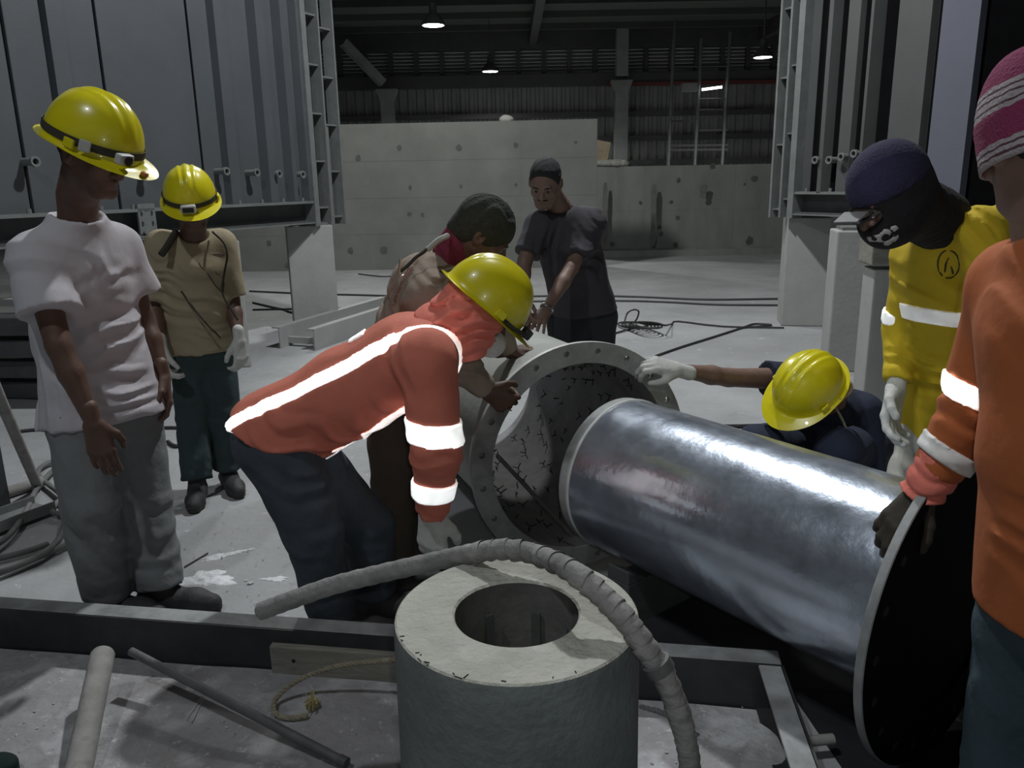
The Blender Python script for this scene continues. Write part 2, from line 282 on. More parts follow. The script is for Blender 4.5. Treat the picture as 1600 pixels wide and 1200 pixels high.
# ------------------------------------------------------------------ signed-distance modelling for bodies and cloth
class Field:
    def __init__(s, lo, hi, h):
        s.lo = np.array(lo, float); s.h = h; n = np.ceil((np.array(hi)-s.lo)/h).astype(int)+1
        s.ax = [s.lo[i]+h*np.arange(n[i]) for i in range(3)]; s.D = np.full(n, 9., np.float32)
    def box(s, lo, hi):
        sl = []
        for i in range(3):
            a = int(max(0, math.floor((lo[i]-s.lo[i])/s.h))); b = int(min(len(s.ax[i]), math.ceil((hi[i]-s.lo[i])/s.h)+1))
            if b <= a: return None
            sl.append(slice(a, b))
        return tuple(sl)
    def grid(s, sl):
        return (s.ax[0][sl[0]].astype(np.float32)[:, None, None], s.ax[1][sl[1]].astype(np.float32)[None, :, None], s.ax[2][sl[2]].astype(np.float32)[None, None, :])
    def op(s, lo, hi, fn, k=.02, mode='u'):
        mg = k+3*s.h+.012; sl = s.box(np.array(lo)-mg, np.array(hi)+mg)
        if sl is None: return s
        d = fn(*s.grid(sl)).astype(np.float32); c = s.D[sl]
        if mode == 'u':
            hh = np.maximum(k-np.abs(c-d), 0)/k; s.D[sl] = np.minimum(c, d)-hh*hh*k*.25
        else:
            d = -d; hh = np.maximum(k-np.abs(c-d), 0)/k; s.D[sl] = np.maximum(c, d)+hh*hh*k*.25
        return s
    def cap(s, a, b, ra, rb=None, k=.02, mode='u', flat=False, flata=False):
        rb = ra if rb is None else rb; a = np.array(a, float); b = np.array(b, float); ab = b-a; L2 = float(ab@ab)+1e-9; L = math.sqrt(L2); r = max(ra, rb)
        def fn(x, y, z):
            px, py, pz = x-a[0], y-a[1], z-a[2]; tt = (px*ab[0]+py*ab[1]+pz*ab[2])/L2
            t = np.clip(tt, 0, 1)
            d = np.sqrt((px-t*ab[0])**2+(py-t*ab[1])**2+(pz-t*ab[2])**2)-(ra+(rb-ra)*t)
            if flat: d = np.maximum(d, (tt-1)*L)
            if flata: d = np.maximum(d, -tt*L)
            return d
        return s.op(np.minimum(a, b)-r, np.maximum(a, b)+r, fn, k, mode)
    def ell(s, c, R, rad, k=.02, mode='u'):
        """R: 3 axis rows"""
        c = np.array(c, float); R = np.array(R, float); rad = np.array(rad, float); m = rad.max()
        def fn(x, y, z):
            px, py, pz = x-c[0], y-c[1], z-c[2]; q0 = px*R[0][0]+py*R[0][1]+pz*R[0][2]; q1 = px*R[1][0]+py*R[1][1]+pz*R[1][2]; q2 = px*R[2][0]+py*R[2][1]+pz*R[2][2]
            k0 = np.sqrt((q0/rad[0])**2+(q1/rad[1])**2+(q2/rad[2])**2)+1e-6
            k1 = np.sqrt((q0/rad[0]**2)**2+(q1/rad[1]**2)**2+(q2/rad[2]**2)**2)+1e-6
            return k0*(k0-1)/k1
        return s.op(c-m, c+m, fn, k, mode)
    def tor(s, a, b, side, A, B, k=.03, flat=False, flata=False, mode='u'):
        """elliptic cone a->b; side vector; A=(half width, half depth) at a, B at b"""
        a = np.array(a, float); b = np.array(b, float); ab = b-a; L2 = float(ab@ab); L = math.sqrt(L2); e = ab/L; sd = np.array(side, float); sd = nrm(sd-e*(sd@e)); dp = np.cross(e, sd); m = max(*A, *B)
        def fn(x, y, z):
            px, py, pz = x-a[0], y-a[1], z-a[2]; tt = (px*ab[0]+py*ab[1]+pz*ab[2])/L2; t = np.clip(tt, 0, 1)
            w = A[0]+(B[0]-A[0])*t; d = A[1]+(B[1]-A[1])*t; u = px*sd[0]+py*sd[1]+pz*sd[2]; v = px*dp[0]+py*dp[1]+pz*dp[2]; o = (tt-t)*L
            k0 = np.sqrt((u/w)**2+(v/d)**2+(o/d)**2)+1e-6; k1 = np.sqrt((u/w**2)**2+(v/d**2)**2+(o/d**2)**2)+1e-6
            q = k0*(k0-1)/k1
            if flat: q = np.maximum(q, (tt-1)*L)
            if flata: q = np.maximum(q, -tt*L)
            return q
        return s.op(np.minimum(a, b)-m, np.maximum(a, b)+m, fn, k, mode)
    def cut(s, p, n):
        """remove everything on the side n points to"""
        n = nrm(n); x, y, z = s.grid((slice(None),)*3); s.D = np.maximum(s.D, (x-p[0])*n[0]+(y-p[1])*n[1]+(z-p[2])*n[2]).astype(np.float32); return s
    def fold(s, c, rad, d, lam, amp, ph=0., warp=None):
        """cloth folds: ridges along planes normal to d, fading out at rad from c"""
        c = np.array(c, float); sl = s.box(c-rad, c+rad)
        if sl is None: return s
        x, y, z = s.grid(sl); d = nrm(d); wv = nrm(np.cross(d, (.3, .5, .8))) if warp is None else nrm(warp)
        q = (x-c[0])*d[0]+(y-c[1])*d[1]+(z-c[2])*d[2]; t = (x-c[0])*wv[0]+(y-c[1])*wv[1]+(z-c[2])*wv[2]
        rr = ((x-c[0])**2+(y-c[1])**2+(z-c[2])**2)/rad**2; m = np.clip(1-rr, 0, 1)**1.3
        ph2 = 2*PI*q/lam+ph+1.6*np.sin(t*2*PI/(lam*3.1)+ph)+1.2*np.sin(q*2*PI/(lam*2.6)+t*9+2*ph)
        s.D[sl] += (amp*m*(np.sin(ph2)+.35*np.sin(2.3*ph2+1))).astype(np.float32); return s
    def rough(s, amp, lam=.11, seed=0):
        x, y, z = s.grid((slice(None),)*3); g = np.random.default_rng(seed); o = 0
        for i in range(5):
            d = nrm(g.normal(size=3)); e = nrm(g.normal(size=3)); l = lam*g.uniform(.6, 1.5)
            o = o+np.sin((x*d[0]+y*d[1]+z*d[2])*2*PI/l+2*np.sin((x*e[0]+y*e[1]+z*e[2])*2*PI/(l*2.2)+i)+i*1.7)
        s.D += (amp*o/2.2).astype(np.float32); return s
    def copy(s, D):
        n = Field.__new__(Field); n.lo = s.lo; n.h = s.h; n.ax = s.ax; n.D = D; return n
    def slab(s, p, n, half, off=.004, extra=None):
        """a strip of this surface, raised by off, between two planes"""
        n = nrm(n); x, y, z = s.grid((slice(None),)*3); q = np.abs((x-p[0])*n[0]+(y-p[1])*n[1]+(z-p[2])*n[2])-half
        D = np.maximum(s.D-off, q)
        if extra is not None:
            for (pp, nn) in extra: nn = nrm(nn); D = np.maximum(D, (x-pp[0])*nn[0]+(y-pp[1])*nn[1]+(z-pp[2])*nn[2])
        return s.copy(D.astype(np.float32))
    def nets(s):
        D = s.D.copy(); D[0] = D[-1] = 9; D[:, 0] = D[:, -1] = 9; D[:, :, 0] = D[:, :, -1] = 9
        S = D < 0; c = S.astype(np.int8)
        n = c[:-1,:-1,:-1]+c[1:,:-1,:-1]+c[:-1,1:,:-1]+c[1:,1:,:-1]+c[:-1,:-1,1:]+c[1:,:-1,1:]+c[:-1,1:,1:]+c[1:,1:,1:]
        ids = np.argwhere((n > 0) & (n < 8))
        if len(ids) == 0: return np.zeros((0, 3)), np.zeros((0, 4), int)
        idx = np.full(n.shape, -1, np.int32); idx[ids[:,0], ids[:,1], ids[:,2]] = np.arange(len(ids))
        acc = np.zeros((len(ids), 3)); cnt = np.zeros(len(ids))
        for ax in range(3):
            o2 = [i for i in range(3) if i != ax]
            for i in (0, 1):
                for j in (0, 1):
                    o = np.zeros(3, int); o[o2[0]] = i; o[o2[1]] = j; e = o.copy(); e[ax] = 1
                    a = ids+o; b = ids+e; va = D[a[:,0], a[:,1], a[:,2]]; vb = D[b[:,0], b[:,1], b[:,2]]; x = (va < 0) != (vb < 0)
                    t = np.where(x, va/np.where(x, va-vb, 1), 0); p = np.tile(o.astype(float), (len(ids), 1)); p[:, ax] += t
                    acc += p*x[:, None]; cnt += x
        vs = (ids+acc/cnt[:, None])*s.h+s.lo; fs = []
        for ax in range(3):
            a0, a1 = [(1, 2), (2, 0), (0, 1)][ax]
            sa = [slice(None)]*3; sb = [slice(None)]*3; sa[ax] = slice(0, -1); sb[ax] = slice(1, None)
            A = S[tuple(sa)]; B = S[tuple(sb)]; E = np.argwhere(A != B)
            E = E[(E[:, a0] > 0) & (E[:, a1] > 0) & (E[:, a0] < S.shape[a0]-1) & (E[:, a1] < S.shape[a1]-1)]
            d0 = np.zeros(3, int); d0[a0] = 1; d1 = np.zeros(3, int); d1[a1] = 1
            q = [idx[tuple((E-k).T)] for k in (d0+d1, d1, 0*d0, d0)]; q = np.stack(q, 1)
            ins = A[tuple(E.T)]; q[~ins] = q[~ins][:, ::-1]; fs.append(q)
        return vs, np.concatenate(fs)
    def mesh(s, name, m, parent, smooth=1):
        vs, fs = s.nets(); return put(name, vs, fs, m, parent, smooth)
def put(name, vs, fs, m, parent, smooth=1):
    # a light relaxation removes the grid's stair steps
    if len(vs) == 0: print('EMPTY', name); vs = np.zeros((3, 3)); fs = np.array([[0, 1, 2, 2]])
    for _ in range(smooth):
        e = np.concatenate([fs[:, [0, 1]], fs[:, [1, 2]], fs[:, [2, 3]], fs[:, [3, 0]]]); acc = np.zeros_like(vs); c = np.bincount(e.ravel(), minlength=len(vs))
        for k in range(3): acc[:, k] = np.bincount(e[:, 0], vs[e[:, 1], k], len(vs))+np.bincount(e[:, 1], vs[e[:, 0], k], len(vs))
        vs = .5*vs+.5*acc/np.maximum(c, 1)[:, None]
    off = np.array(origin(parent)); me = bpy.data.meshes.new(name); me.vertices.add(len(vs)); me.vertices.foreach_set('co', (vs-off).astype(np.float32).ravel())
    me.loops.add(len(fs)*4); me.loops.foreach_set('vertex_index', fs.astype(np.int32).ravel()); me.polygons.add(len(fs)); me.polygons.foreach_set('loop_start', np.arange(0, len(fs)*4, 4)); 
    me.update(calc_edges=True); me.validate()
    return link(name, me, m, parent, True)
def join_nets(parts):
    V_, F_, n = [], [], 0
    for v, f in parts:
        V_.append(v); F_.append(f+n); n += len(v)
    return np.concatenate(V_), np.concatenate(F_)

# ------------------------------------------------------------------ the hall
def struct(o): return tag(o, kind='structure')
# floor: finely gridded near part is not needed, one slab for the hall and a thin muddy screed inside the channel frame
struct(MB().box((-17, -7, -.2), (17, 30, 0)).build('floor', 'floor'))
# corrugated end wall with purlins, hall columns and a band of louvres
def corrugated(name, x0, x1, y, z0, z1, pitch, depth, m, parent=None, axis=0):
    mb = MB(); n = int((x1-x0)/pitch); pts = []
    for i in range(n+1):
        x = x0+i*pitch
        for dx, dd in ((0, 0), (.3, 0), (.45, 1), (.85, 1)): pts.append((x+dx*pitch, dd*depth))
    vs = []
    for x, d in pts:
        for z in (z0, z1): vs.append((x, y-d, z) if axis == 0 else (y-d, x, z))
    mb.add(vs, [(2*i, 2*i+2, 2*i+3, 2*i+1) for i in range(len(pts)-1)])
    return mb.build(name, m, parent)
YB = 29.0
wb = struct(corrugated('wall_back', -17, 17, YB, 0, 4.9, .30, .05, 'cor'))
for z in (.62, 1.95, 2.75, 3.55):
    MB().box((-17, YB-.25, z), (17, YB-.07, z+.16)).build('purlin', 'beam', wb)
MB().box((-17, YB-.35, 4.55), (17, YB-.06, 4.95)).build('eaves_beam', 'beam', wb)
MB().box((3.4, YB-.42, 4.50), (9.2, YB-.355, 4.62)).build('red_rail', 'redsteel', wb)
MB().box((-17, YB-.35, 5.75), (17, YB-.0, 6.3)).build('top_beam', 'beam', wb)
x = -9.9
while x < 12:
    mb = MB()
    for k in range(7): mb.obox((x+.43, YB-.05, 5.03+.115*k), (1, 0, 0), (0, .8, .6), (0, -.6, .8), .36, .05, .012)
    mb.build('louvre_panel', 'louv', wb)
    MB().box((x-.08, YB-.22, 4.95), (x+.07, YB, 5.75)).build('mullion', 'beam', wb)
    x += .86
struct(MB().box((-17, YB+.1, 4.9), (17, YB+.2, 6.4)).build('wall_upper', 'cor'))
# end columns of the hall, with a haunch at the louvre beam
def hall_column(xc, y, w0, z0, z1, haunch, label):
    r = MB(); r.box((xc-w0/2, y-.2, z0), (xc+w0/2, y+.2, haunch-.35))
    r.add([(xc-w0/2, y-.2, haunch-.35), (xc+w0/2, y-.2, haunch-.35), (xc+w0/2, y+.2, haunch-.35), (xc-w0/2, y+.2, haunch-.35), (xc-w0*.85, y-.2, haunch), (xc+w0*.85, y-.2, haunch), (xc+w0*.85, y+.2, haunch), (xc-w0*.85, y+.2, haunch)], [(0,1,5,4),(1,2,6,5),(2,3,7,6),(3,0,4,7),(4,5,6,7),(3,2,1,0)])
    if z1 > haunch: r.box((xc-w0*.45, y-.2, haunch+.12), (xc+w0*.45, y+.2, z1))
    o = r.build('column', 'hallcol'); tag(o, label, 'column', kind='structure'); return o
pc = at(971, 130, 27.8); hall_column(pc[0], 27.8, .42, 0, 6.3, at(971, 126, 27.8)[2], 'tall grey hall column with a haunch beyond the low concrete wall')
pc = at(606, 170, 27.8); hall_column(pc[0], 27.8, .42, 0, 0, at(606, 140, 27.8)[2], 'short grey hall column under the diagonal brace beyond the tall concrete wall')
a, b = at(598, 130, 27.6), at(536, 66, 27.0)
tag(MB().bar(a, b, .3, .25).build('brace', 'hallcol'), 'grey diagonal brace running up left from the short hall column', 'brace', kind='structure')
# roof with purlins
rf = struct(MB().box((-17, -7, 6.3), (17, 30, 6.45)).build('ceiling', 'roof'))
for i in range(12):
    y = 6.5+i*1.9; MB().box((-17, y, 6.12), (17, y+.12, 6.3)).build('roof_purlin', 'beam' if i % 2 else 'roof', rf)
for xx in (-6.5, 0.9, 8.5): MB().box((xx-.12, 2, 5.85), (xx+.12, 29, 6.3)).build('rafter', 'beam', rf)
struct(corrugated('wall_left', -7, 30, -14, 0, 6.3, .4, .05, 'cor', axis=1))
struct(corrugated('wall_right', -7, 30, 14.2, 0, 6.3, .4, .05, 'cor', axis=1))

# concrete walls cast in lifts; each formwork panel a piece
def cast_wall(name, x0, x1, yb0, yb1, ztop, rows, cols, m, holes, thick=.35):
    root = bpy.data.objects.new(name, None); COL.objects.link(root); root.location = (0, 0, 0); tag(root, kind='structure')
    MB().add([(x0, yb0+.003, 0), (x1, yb1+.003, 0), (x1, yb1+thick, 0), (x0, yb0+thick, 0), (x0, yb0+.003, ztop-.004), (x1, yb1+.003, ztop-.004), (x1, yb1+thick, ztop-.004), (x0, yb0+thick, ztop-.004)],
             [(3,2,1,0),(4,5,6,7),(0,1,5,4),(1,2,6,5),(2,3,7,6),(3,0,4,7)]).build('core', m, root)
    for i in range(cols):
        for j in range(rows):
            a, b = x0+(x1-x0)*i/cols+.002, x0+(x1-x0)*(i+1)/cols-.002; ya, yb = yb0+(yb1-yb0)*i/cols, yb0+(yb1-yb0)*(i+1)/cols
            za, zb = ztop*j/rows+.0015, ztop*(j+1)/rows-.0015; dy = random.uniform(-.001, .001)
            MB().add([(a, ya+dy, za), (b, yb+dy, za), (b, yb+.1, za), (a, ya+.1, za), (a, ya+dy, zb), (b, yb+dy, zb), (b, yb+.1, zb), (a, ya+.1, zb)],
                     [(3,2,1,0),(4,5,6,7),(0,1,5,4),(1,2,6,5),(2,3,7,6),(3,0,4,7)]).build('panel', m, root)
    for (u, v, sz) in holes:
        y = yb0; 
        for _ in range(4):
            p = at(u, v, y); y = yb0+(yb1-yb0)*(p[0]-x0)/(x1-x0)
        p = at(u, v, y-.003); q = MB(); n = 9; c = [(p[0]+sz*random.uniform(.7, 1.2)*math.cos(2*PI*k/n), p[1], p[2]+sz*random.uniform(.7, 1.3)*math.sin(2*PI*k/n)) for k in range(n)]
        q.add(c+[(p[0], p[1]-.0005, p[2])], [(k, (k+1) % n, n) for k in range(n)]).build('tie_hole', 'patch', root)
    return root
MT['stain'] = mat('damp_stain', (.21, .215, .205), .95, var=.2, bump=.1)
MT['patch'] = mat('dark_patch', (.13, .135, .13), .95, var=.2, bump=.2)
YT = 14.2
xl, xr = at(380, 300, YT+.5)[0]-1.5, at(933, 250, YT-.15)[0]
zt = at(800, 189, YT)[2]
cast_wall('wall_tall', xl, xr, YT+.25, YT-.15, zt, 4, 6, 'conc',
          [(624, 231, .05), (717, 231, .055), (806, 227, .045), (641, 293, .04), (720, 291, .035), (806, 289, .03), (900, 222, .03), (640, 334, .04), (660, 336, .035), (600, 390, .07), (548, 392, .06), (700, 352, .03), (898, 330, .035), (420, 380, .05), (450, 415, .05), (560, 247, .05)])
YL = 16.2
cast_wall('wall_low', xr-.6, at(1236, 300, YL)[0]+6, YL+.1, YL-.1, at(1080, 258, YL)[2], 2, 6, 'conc_low',
          [(1060, 282, .05), (1001, 317, .04), (1049, 316, .05), (1059, 340, .045), (1031, 355, .05), (1033, 366, .05), (1056, 383, .06), (957, 382, .05), (1164, 288, .03), (1179, 280, .07), (1114, 259, .06), (1100, 298, .06), (1172, 376, .09)])
# vertical seepage stains and the footing curb at the foot of the low wall
mb = MB(); mb.box((xr-.6, YL-.42, 0), (12, YL+.1, .12)); struct(mb.build('trim_footing', 'conc_low'))
for (u, v0, v1, wd) in ((1022, 288, 385, .07), (946, 285, 372, .06), (1100, 288, 310, .07)):
    a, b = at(u, v0, YL-.105), at(u-2, v1, YL-.105); n = 8; L, R_ = [], []
    for i in range(n+1):
        c = a+(b-a)*i/n; q = wd*random.uniform(.6, 1.1)*(1 if 0 < i < n else .4); L.append((c[0]-q, c[1], c[2])); R_.append((c[0]+q, c[1], c[2]))
    vs = L+R_; o = MB().add(vs+[(x_, y_+.02, z_) for x_, y_, z_ in vs], [(i, i+1, n+2+i, n+1+i) for i in range(n)]).build('seepage_stain', 'stain', bpy.data.objects['wall_low'])

# ------------------------------------------------------------------ things by the end wall
def high_bay(u, v, Y, label):
    p = at(u, v, Y); r = empty('high_bay_lamp', p, label, 'lamp', 'high bay lamps under the hall roof')
    MB().lathe(p, (0, 0, 1), [(.0, .012), (.22, .012), (.235, .0), (.0, -.02)], 28).build('diffuser', 'lamp_on', r, True)
    MB().lathe(p, (0, 0, 1), [(.25, .0), (.262, .005), (.24, .08), (.15, .20), (.09, .27), (.085, .45), (.03, .48), (.0, .48)], 28).build('reflector', 'lampshade', r, True)
    MB().tube([p+V(0, 0, .47), V(p[0], p[1], 6.3)], .02, 6).build('hanger', 'lampshade', r)
    l = bpy.data.lights.new('bay_light', 'SPOT'); l.energy = 900; l.spot_size = math.radians(150); l.spot_blend = .5; l.shadow_soft_size = .2; l.color = (.97, 1, .97)
    o = bpy.data.objects.new('bay_light', l); COL.objects.link(o); o.parent = r; o.location = (0, 0, -.06)
high_bay(677, 40, 19, 'nearest and largest lit high bay lamp, left of centre')
high_bay(766, 112, 26, 'lit high bay lamp in the middle, above the tall concrete wall')
high_bay(1192, 90, 22.5, 'lit high bay lamp at right, beside the dark lattice post')
# tube light on the scaffold
a, b = at(1097, 140, 25.8), at(1128, 136, 25.8)
r = empty('tube_light', (a+b)/2, 'thin lit tube light hanging between the scaffold uprights', 'lamp'); MB().tube([a, b], .035, 8).build('tube', 'lamp_on', r, True)
MB().bar(a+V(0, 0, .06), b+V(0, 0, .06), .07, .05).build('fitting', 'lampshade', r)
# scaffold tower in front of the end wall
r = empty('scaffold_tower', (at(1090, 230, 26)[0], 26, 0), 'dark tubular scaffold tower beyond the low concrete wall', 'scaffold')
for (u, v0) in ((1048, 60), (1050, 30), (1091, 60), (1136, 50)):
    p = at(u, v0, 26 if u != 1050 else 26.8); MB().tube([(p[0], p[1], 0), (p[0]+.1, p[1], p[2])], .05, 8).build('upright', 'frame_dk', r, True)
for (u0, u1, v) in ((1044, 1137, 228), (1044, 1137, 235), (1092, 1137, 172), (1092, 1137, 184), (1092, 1137, 204), (1092, 1137, 155), (1048, 1092, 190), (1048, 1137, 104)):
    MB().tube([at(u0, v, 26), at(u1, v-1, 26)], .035, 6).build('ledger', 'hook', r, True)
p = at(1075, 137, 26); MB().box((p[0]-.22, 25.8, p[2]-.12), (p[0]+.25, 26.1, p[2]+.12)).build('control_box', 'hallcol', r, bevel=.01)
# items standing on top of the low wall and behind the tall wall
def lump(name, c, rad, m, label, cat, seed=1, h=.02, cutz=None):
    f = Field(np.array(c)-np.array(rad)*1.5-.05, np.array(c)+np.array(rad)*1.5+.05, h); g = np.random.default_rng(seed)
    f.ell(c, np.eye(3), rad, .05)
    for i in range(4): f.ell(np.array(c)+g.uniform(-.5, .5, 3)*np.array(rad), np.eye(3), np.array(rad)*g.uniform(.4, .7), .05)
    f.rough(h*.35, .15, seed)
    if cutz is not None: f.cut((0, 0, cutz), (0, 0, -1))
    v, q = f.nets(); r = bpy.data.objects.new('tmp', None); r.location = tuple(c); o = put(name, v, q, m, r); o.parent = None; o.location = tuple(c); bpy.data.objects.remove(r); return tag(o, label, cat)
p = at(946, 256, YL+.12); zt2 = at(1080, 258, YL)[2]
lump('cement_sack', (p[0]+.12, YL+.17, zt2+.06), (.38, .14, .07), 'sack', 'flat white sack lying on the low wall beside the tall wall', 'sack', 3, .02, zt2)
p = at(940, 237, YL+.2); mb = MB().obox((p[0]-.02, YL+.18, zt2+.30), nrm((1, 0, -.2)), (0, 1, 0), nrm((.2, 0, 1)), .16, .10, .19); tag(mb.build('cardboard_box', 'card', bevel=.01), 'small tan cardboard box leaning at the corner of the tall wall', 'box')
p = at(792, 186, YT+.1); lump('crumpled_rag', (p[0], YT+.17, zt+.03), (.12, .08, .07), 'sack', 'small white rag lying on top of the tall concrete wall', 'rag', 5, .015, zt-.005)

# ------------------------------------------------------------------ left steel casing on its row of pedestals
def frame_pt(O, e, s, z, n=None, d=0):
    return np.array([O[0]+e[0]*s+(n[0]*d if n is not None else 0), O[1]+e[1]*s+(n[1]*d if n is not None else 0), z])
def casing(O, e, n, z0, z1, seams, ribs, smax, label, m, mfr, stubs, ladder, door=None, band=None, darks=()):
    O = np.array(O, float); e = nrm(e); n = nrm(n); e3 = V(e[0], e[1], 0); n3 = V(n[0], n[1], 0); up = V(0, 0, 1)
    r = empty('steel_casing', (O[0]+e[0]*smax/2, O[1]+e[1]*smax/2, z0), label, 'casing')
    P = lambda s, z, d=0: frame_pt(O, e, s, z, n, d)
    zc = z0+.20
    # sheet panels between seams
    ed = [0.0]+list(seams)+[smax]
    for a, b in zip(ed[:-1], ed[1:]):
        MB().obox(P((a+b)/2, (zc+z1)/2, -.05), e3, n3, up, (b-a)/2-.012, .03, (z1-zc)/2).build('panel', m, r, bevel=.006)
    MB().obox(P(smax/2, (zc+z1)/2, -.20), e3, n3, up, smax/2, .08, (z1-zc)/2).build('backing', 'dark', r)
    for (a, b, d) in ribs:
        q = MB(); c = .35*d
        vs = [P(a, zc, -.02), P(a+c, zc, d), P(b-c, zc, d), P(b, zc, -.02)]; vt = [P(a, z1, -.02), P(a+c, z1, d), P(b-c, z1, d), P(b, z1, -.02)]
        q.add(vs+vt, [(0,1,5,4),(1,2,6,5),(2,3,7,6),(3,0,4,7),(0,3,2,1),(4,5,6,7)]).build('rib', m, r)
    # bottom channel with two flanges, and a row of bolts
    q = MB(); q.obox(P(smax/2, z0+.1, -.06), e3, n3, up, smax/2, .01, .1); q.obox(P(smax/2, z0+.008, -.0), e3, n3, up, smax/2, .08, .008)
    q.build('bottom_channel', 'frame_dk', r); MB().obox(P(smax/2, z0+.2, .0), e3, n3, up, smax/2+.02, .08, .012).build('top_flange', mfr, r)
    MB().obox(P(smax/2, z0-.004, .0), e3, n3, up, smax/2+.01, .085, .007).build('base_flange', mfr, r)
    for i in range(int(smax/.28)):
        MB().tube([P(.15+.28*i, zc+.01, .04), P(.15+.28*i, zc+.045, .04)], .016, 6).build('bolt', mfr, r)
    for s, z in stubs:
        q = MB(); a = P(s, z, -.03); b = P(s, z, .10); q.lathe(a, n3, [(.028, 0), (.028, .12), (.036, .12), (.036, .145), (.022, .145), (.022, .05), (0, .05)], 14).build('pipe_stub', mfr, r, True)
    # lattice end post: two bays of rungs
    w_ = ladder[0]
    for k in range(3): MB().obox(P(-w_*k/2+.0, (z0+z1)/2-.02, .02), e3, n3, up, .035 if k == 0 else .012, .07, (z1-z0)/2+.02).build('stile', mfr, r)
    MB().obox(P(-w_/2, (z0+z1)/2, -.10), e3, n3, up, w_/2, .008, (z1-z0)/2).build('web', 'dark' if ladder[2] else 'frame_dk', r)
    z = z0+.03; 
    for k in range(2):
        z = z0+.04+.1*(k == 0)
        while z < z1:
            MB().obox(P(-w_*(k+.5)/2, z, -.02), e3, n3, up, w_/4, .08, .008).build('rung', mfr, r); z += ladder[1]
    if door: 
        s, wd = door; MB().obox(P(s, z0+.11, .07), e3, n3, up, wd/2, .01, .14).build('splice_plate', mfr, r)
        for i in (-1, 1):
            for j in (-1, 0, 1): MB().tube([P(s+i*wd*.3, z0+.11+j*.08, .075), P(s+i*wd*.3, z0+.11+j*.08, .10)], .011, 6).build('bolt', mfr, r)
    for a, b in darks: MB().obox(P((a+b)/2, (zc+z1)/2, -.01), e3, n3, up, (b-a)/2, .012, (z1-zc)/2).build('gap_shade_strip', 'dark', r)  # black strips stand in for the deep shade in gaps between ribs
    if band: a, b, d = band; MB().obox(P((a+b)/2, (z0+z1)/2, d), e3, n3, up, (b-a)/2, .04, (z1-z0)/2).build('end_plate', 'steel_blue', r)
    return P
def s_at(O, e, u, v):
    """distance along a casing where the picture column u crosses it"""
    d = _f+(u-800)/FPX*_R+(600-v)/FPX*_U; A_ = np.array([[d[0], -e[0]], [d[1], -e[1]]]); return float(np.linalg.solve(A_, np.array(O, float))[1])
def pt_at(O, e, u, v):
    d = _f+(u-800)/FPX*_R+(600-v)/FPX*_U; A_ = np.array([[d[0], -e[0]], [d[1], -e[1]]]); k, s = np.linalg.solve(A_, np.array(O, float)); return float(s), float(CH+k*d[2])
OL = (-2.02, 8.35); eL = nrm((-.46, -.888)); nL = (.888, -.46)
sm = [s_at(OL, eL, u, 150) for u in (308, 168, 25)]
ribsL = [(s_at(OL, eL, b, 150), s_at(OL, eL, a, 150), d) for a, b, d in ((338, 358, .05), (398, 416, .07), (436, 448, .07), (462, 474, .06))]
ribsL = [(min(a, b), max(a, b), d) for a, b, d in ribsL]+[(sm[2]-.42, sm[2]-.28, .03)]
stubsL = [pt_at(OL, eL, u, v) for u, v in ((40, 253), (222, 266), (340, 268), (388, 270), (423, 272), (460, 273))]
PL = casing(OL, eL, nL, 1.12, 5.2, sm, ribsL, 4.6, 'long grey steel casing with bolted base channel on the left side', 'steel', 'frame', stubsL, (.44, .46, False), (s_at(OL, eL, 221, 350), .16))
OR = (2.83, 8.05); eR = nrm((.47, -.883)); nR = (-.883, -.47)
smR = [s_at(OR, eR, u, 150) for u in (1297, 1345, 1380)]
ribsR = [(s_at(OR, eR, a, 150), s_at(OR, eR, b, 150), d) for a, b, d in ((1292, 1306, .08), (1319, 1341, .04), (1357, 1372, .10), (1396, 1452, .05))]
stubsR = [pt_at(OR, eR, u, v) for u, v in ((1286, 250), (1308, 250), (1327, 245), (1347, 240), (1400, 235))]
casing(OR, eR, nR, 1.13, 5.2, smR, ribsR, s_at(OR, eR, 1475, 150)-.05, 'ribbed grey steel casing on the right behind the yellow-shirted worker', 'steel_r', 'frame', stubsR, (.26, .62, True), None, (s_at(OR, eR, 1470, 150), s_at(OR, eR, 1528, 150), .05), darks=[tuple(sorted((s_at(OR, eR, a, 150), s_at(OR, eR, b, 150)))) for a, b in ((1276, 1291), (1308, 1318), (1343, 1356), (1374, 1394), (1455, 1472))])
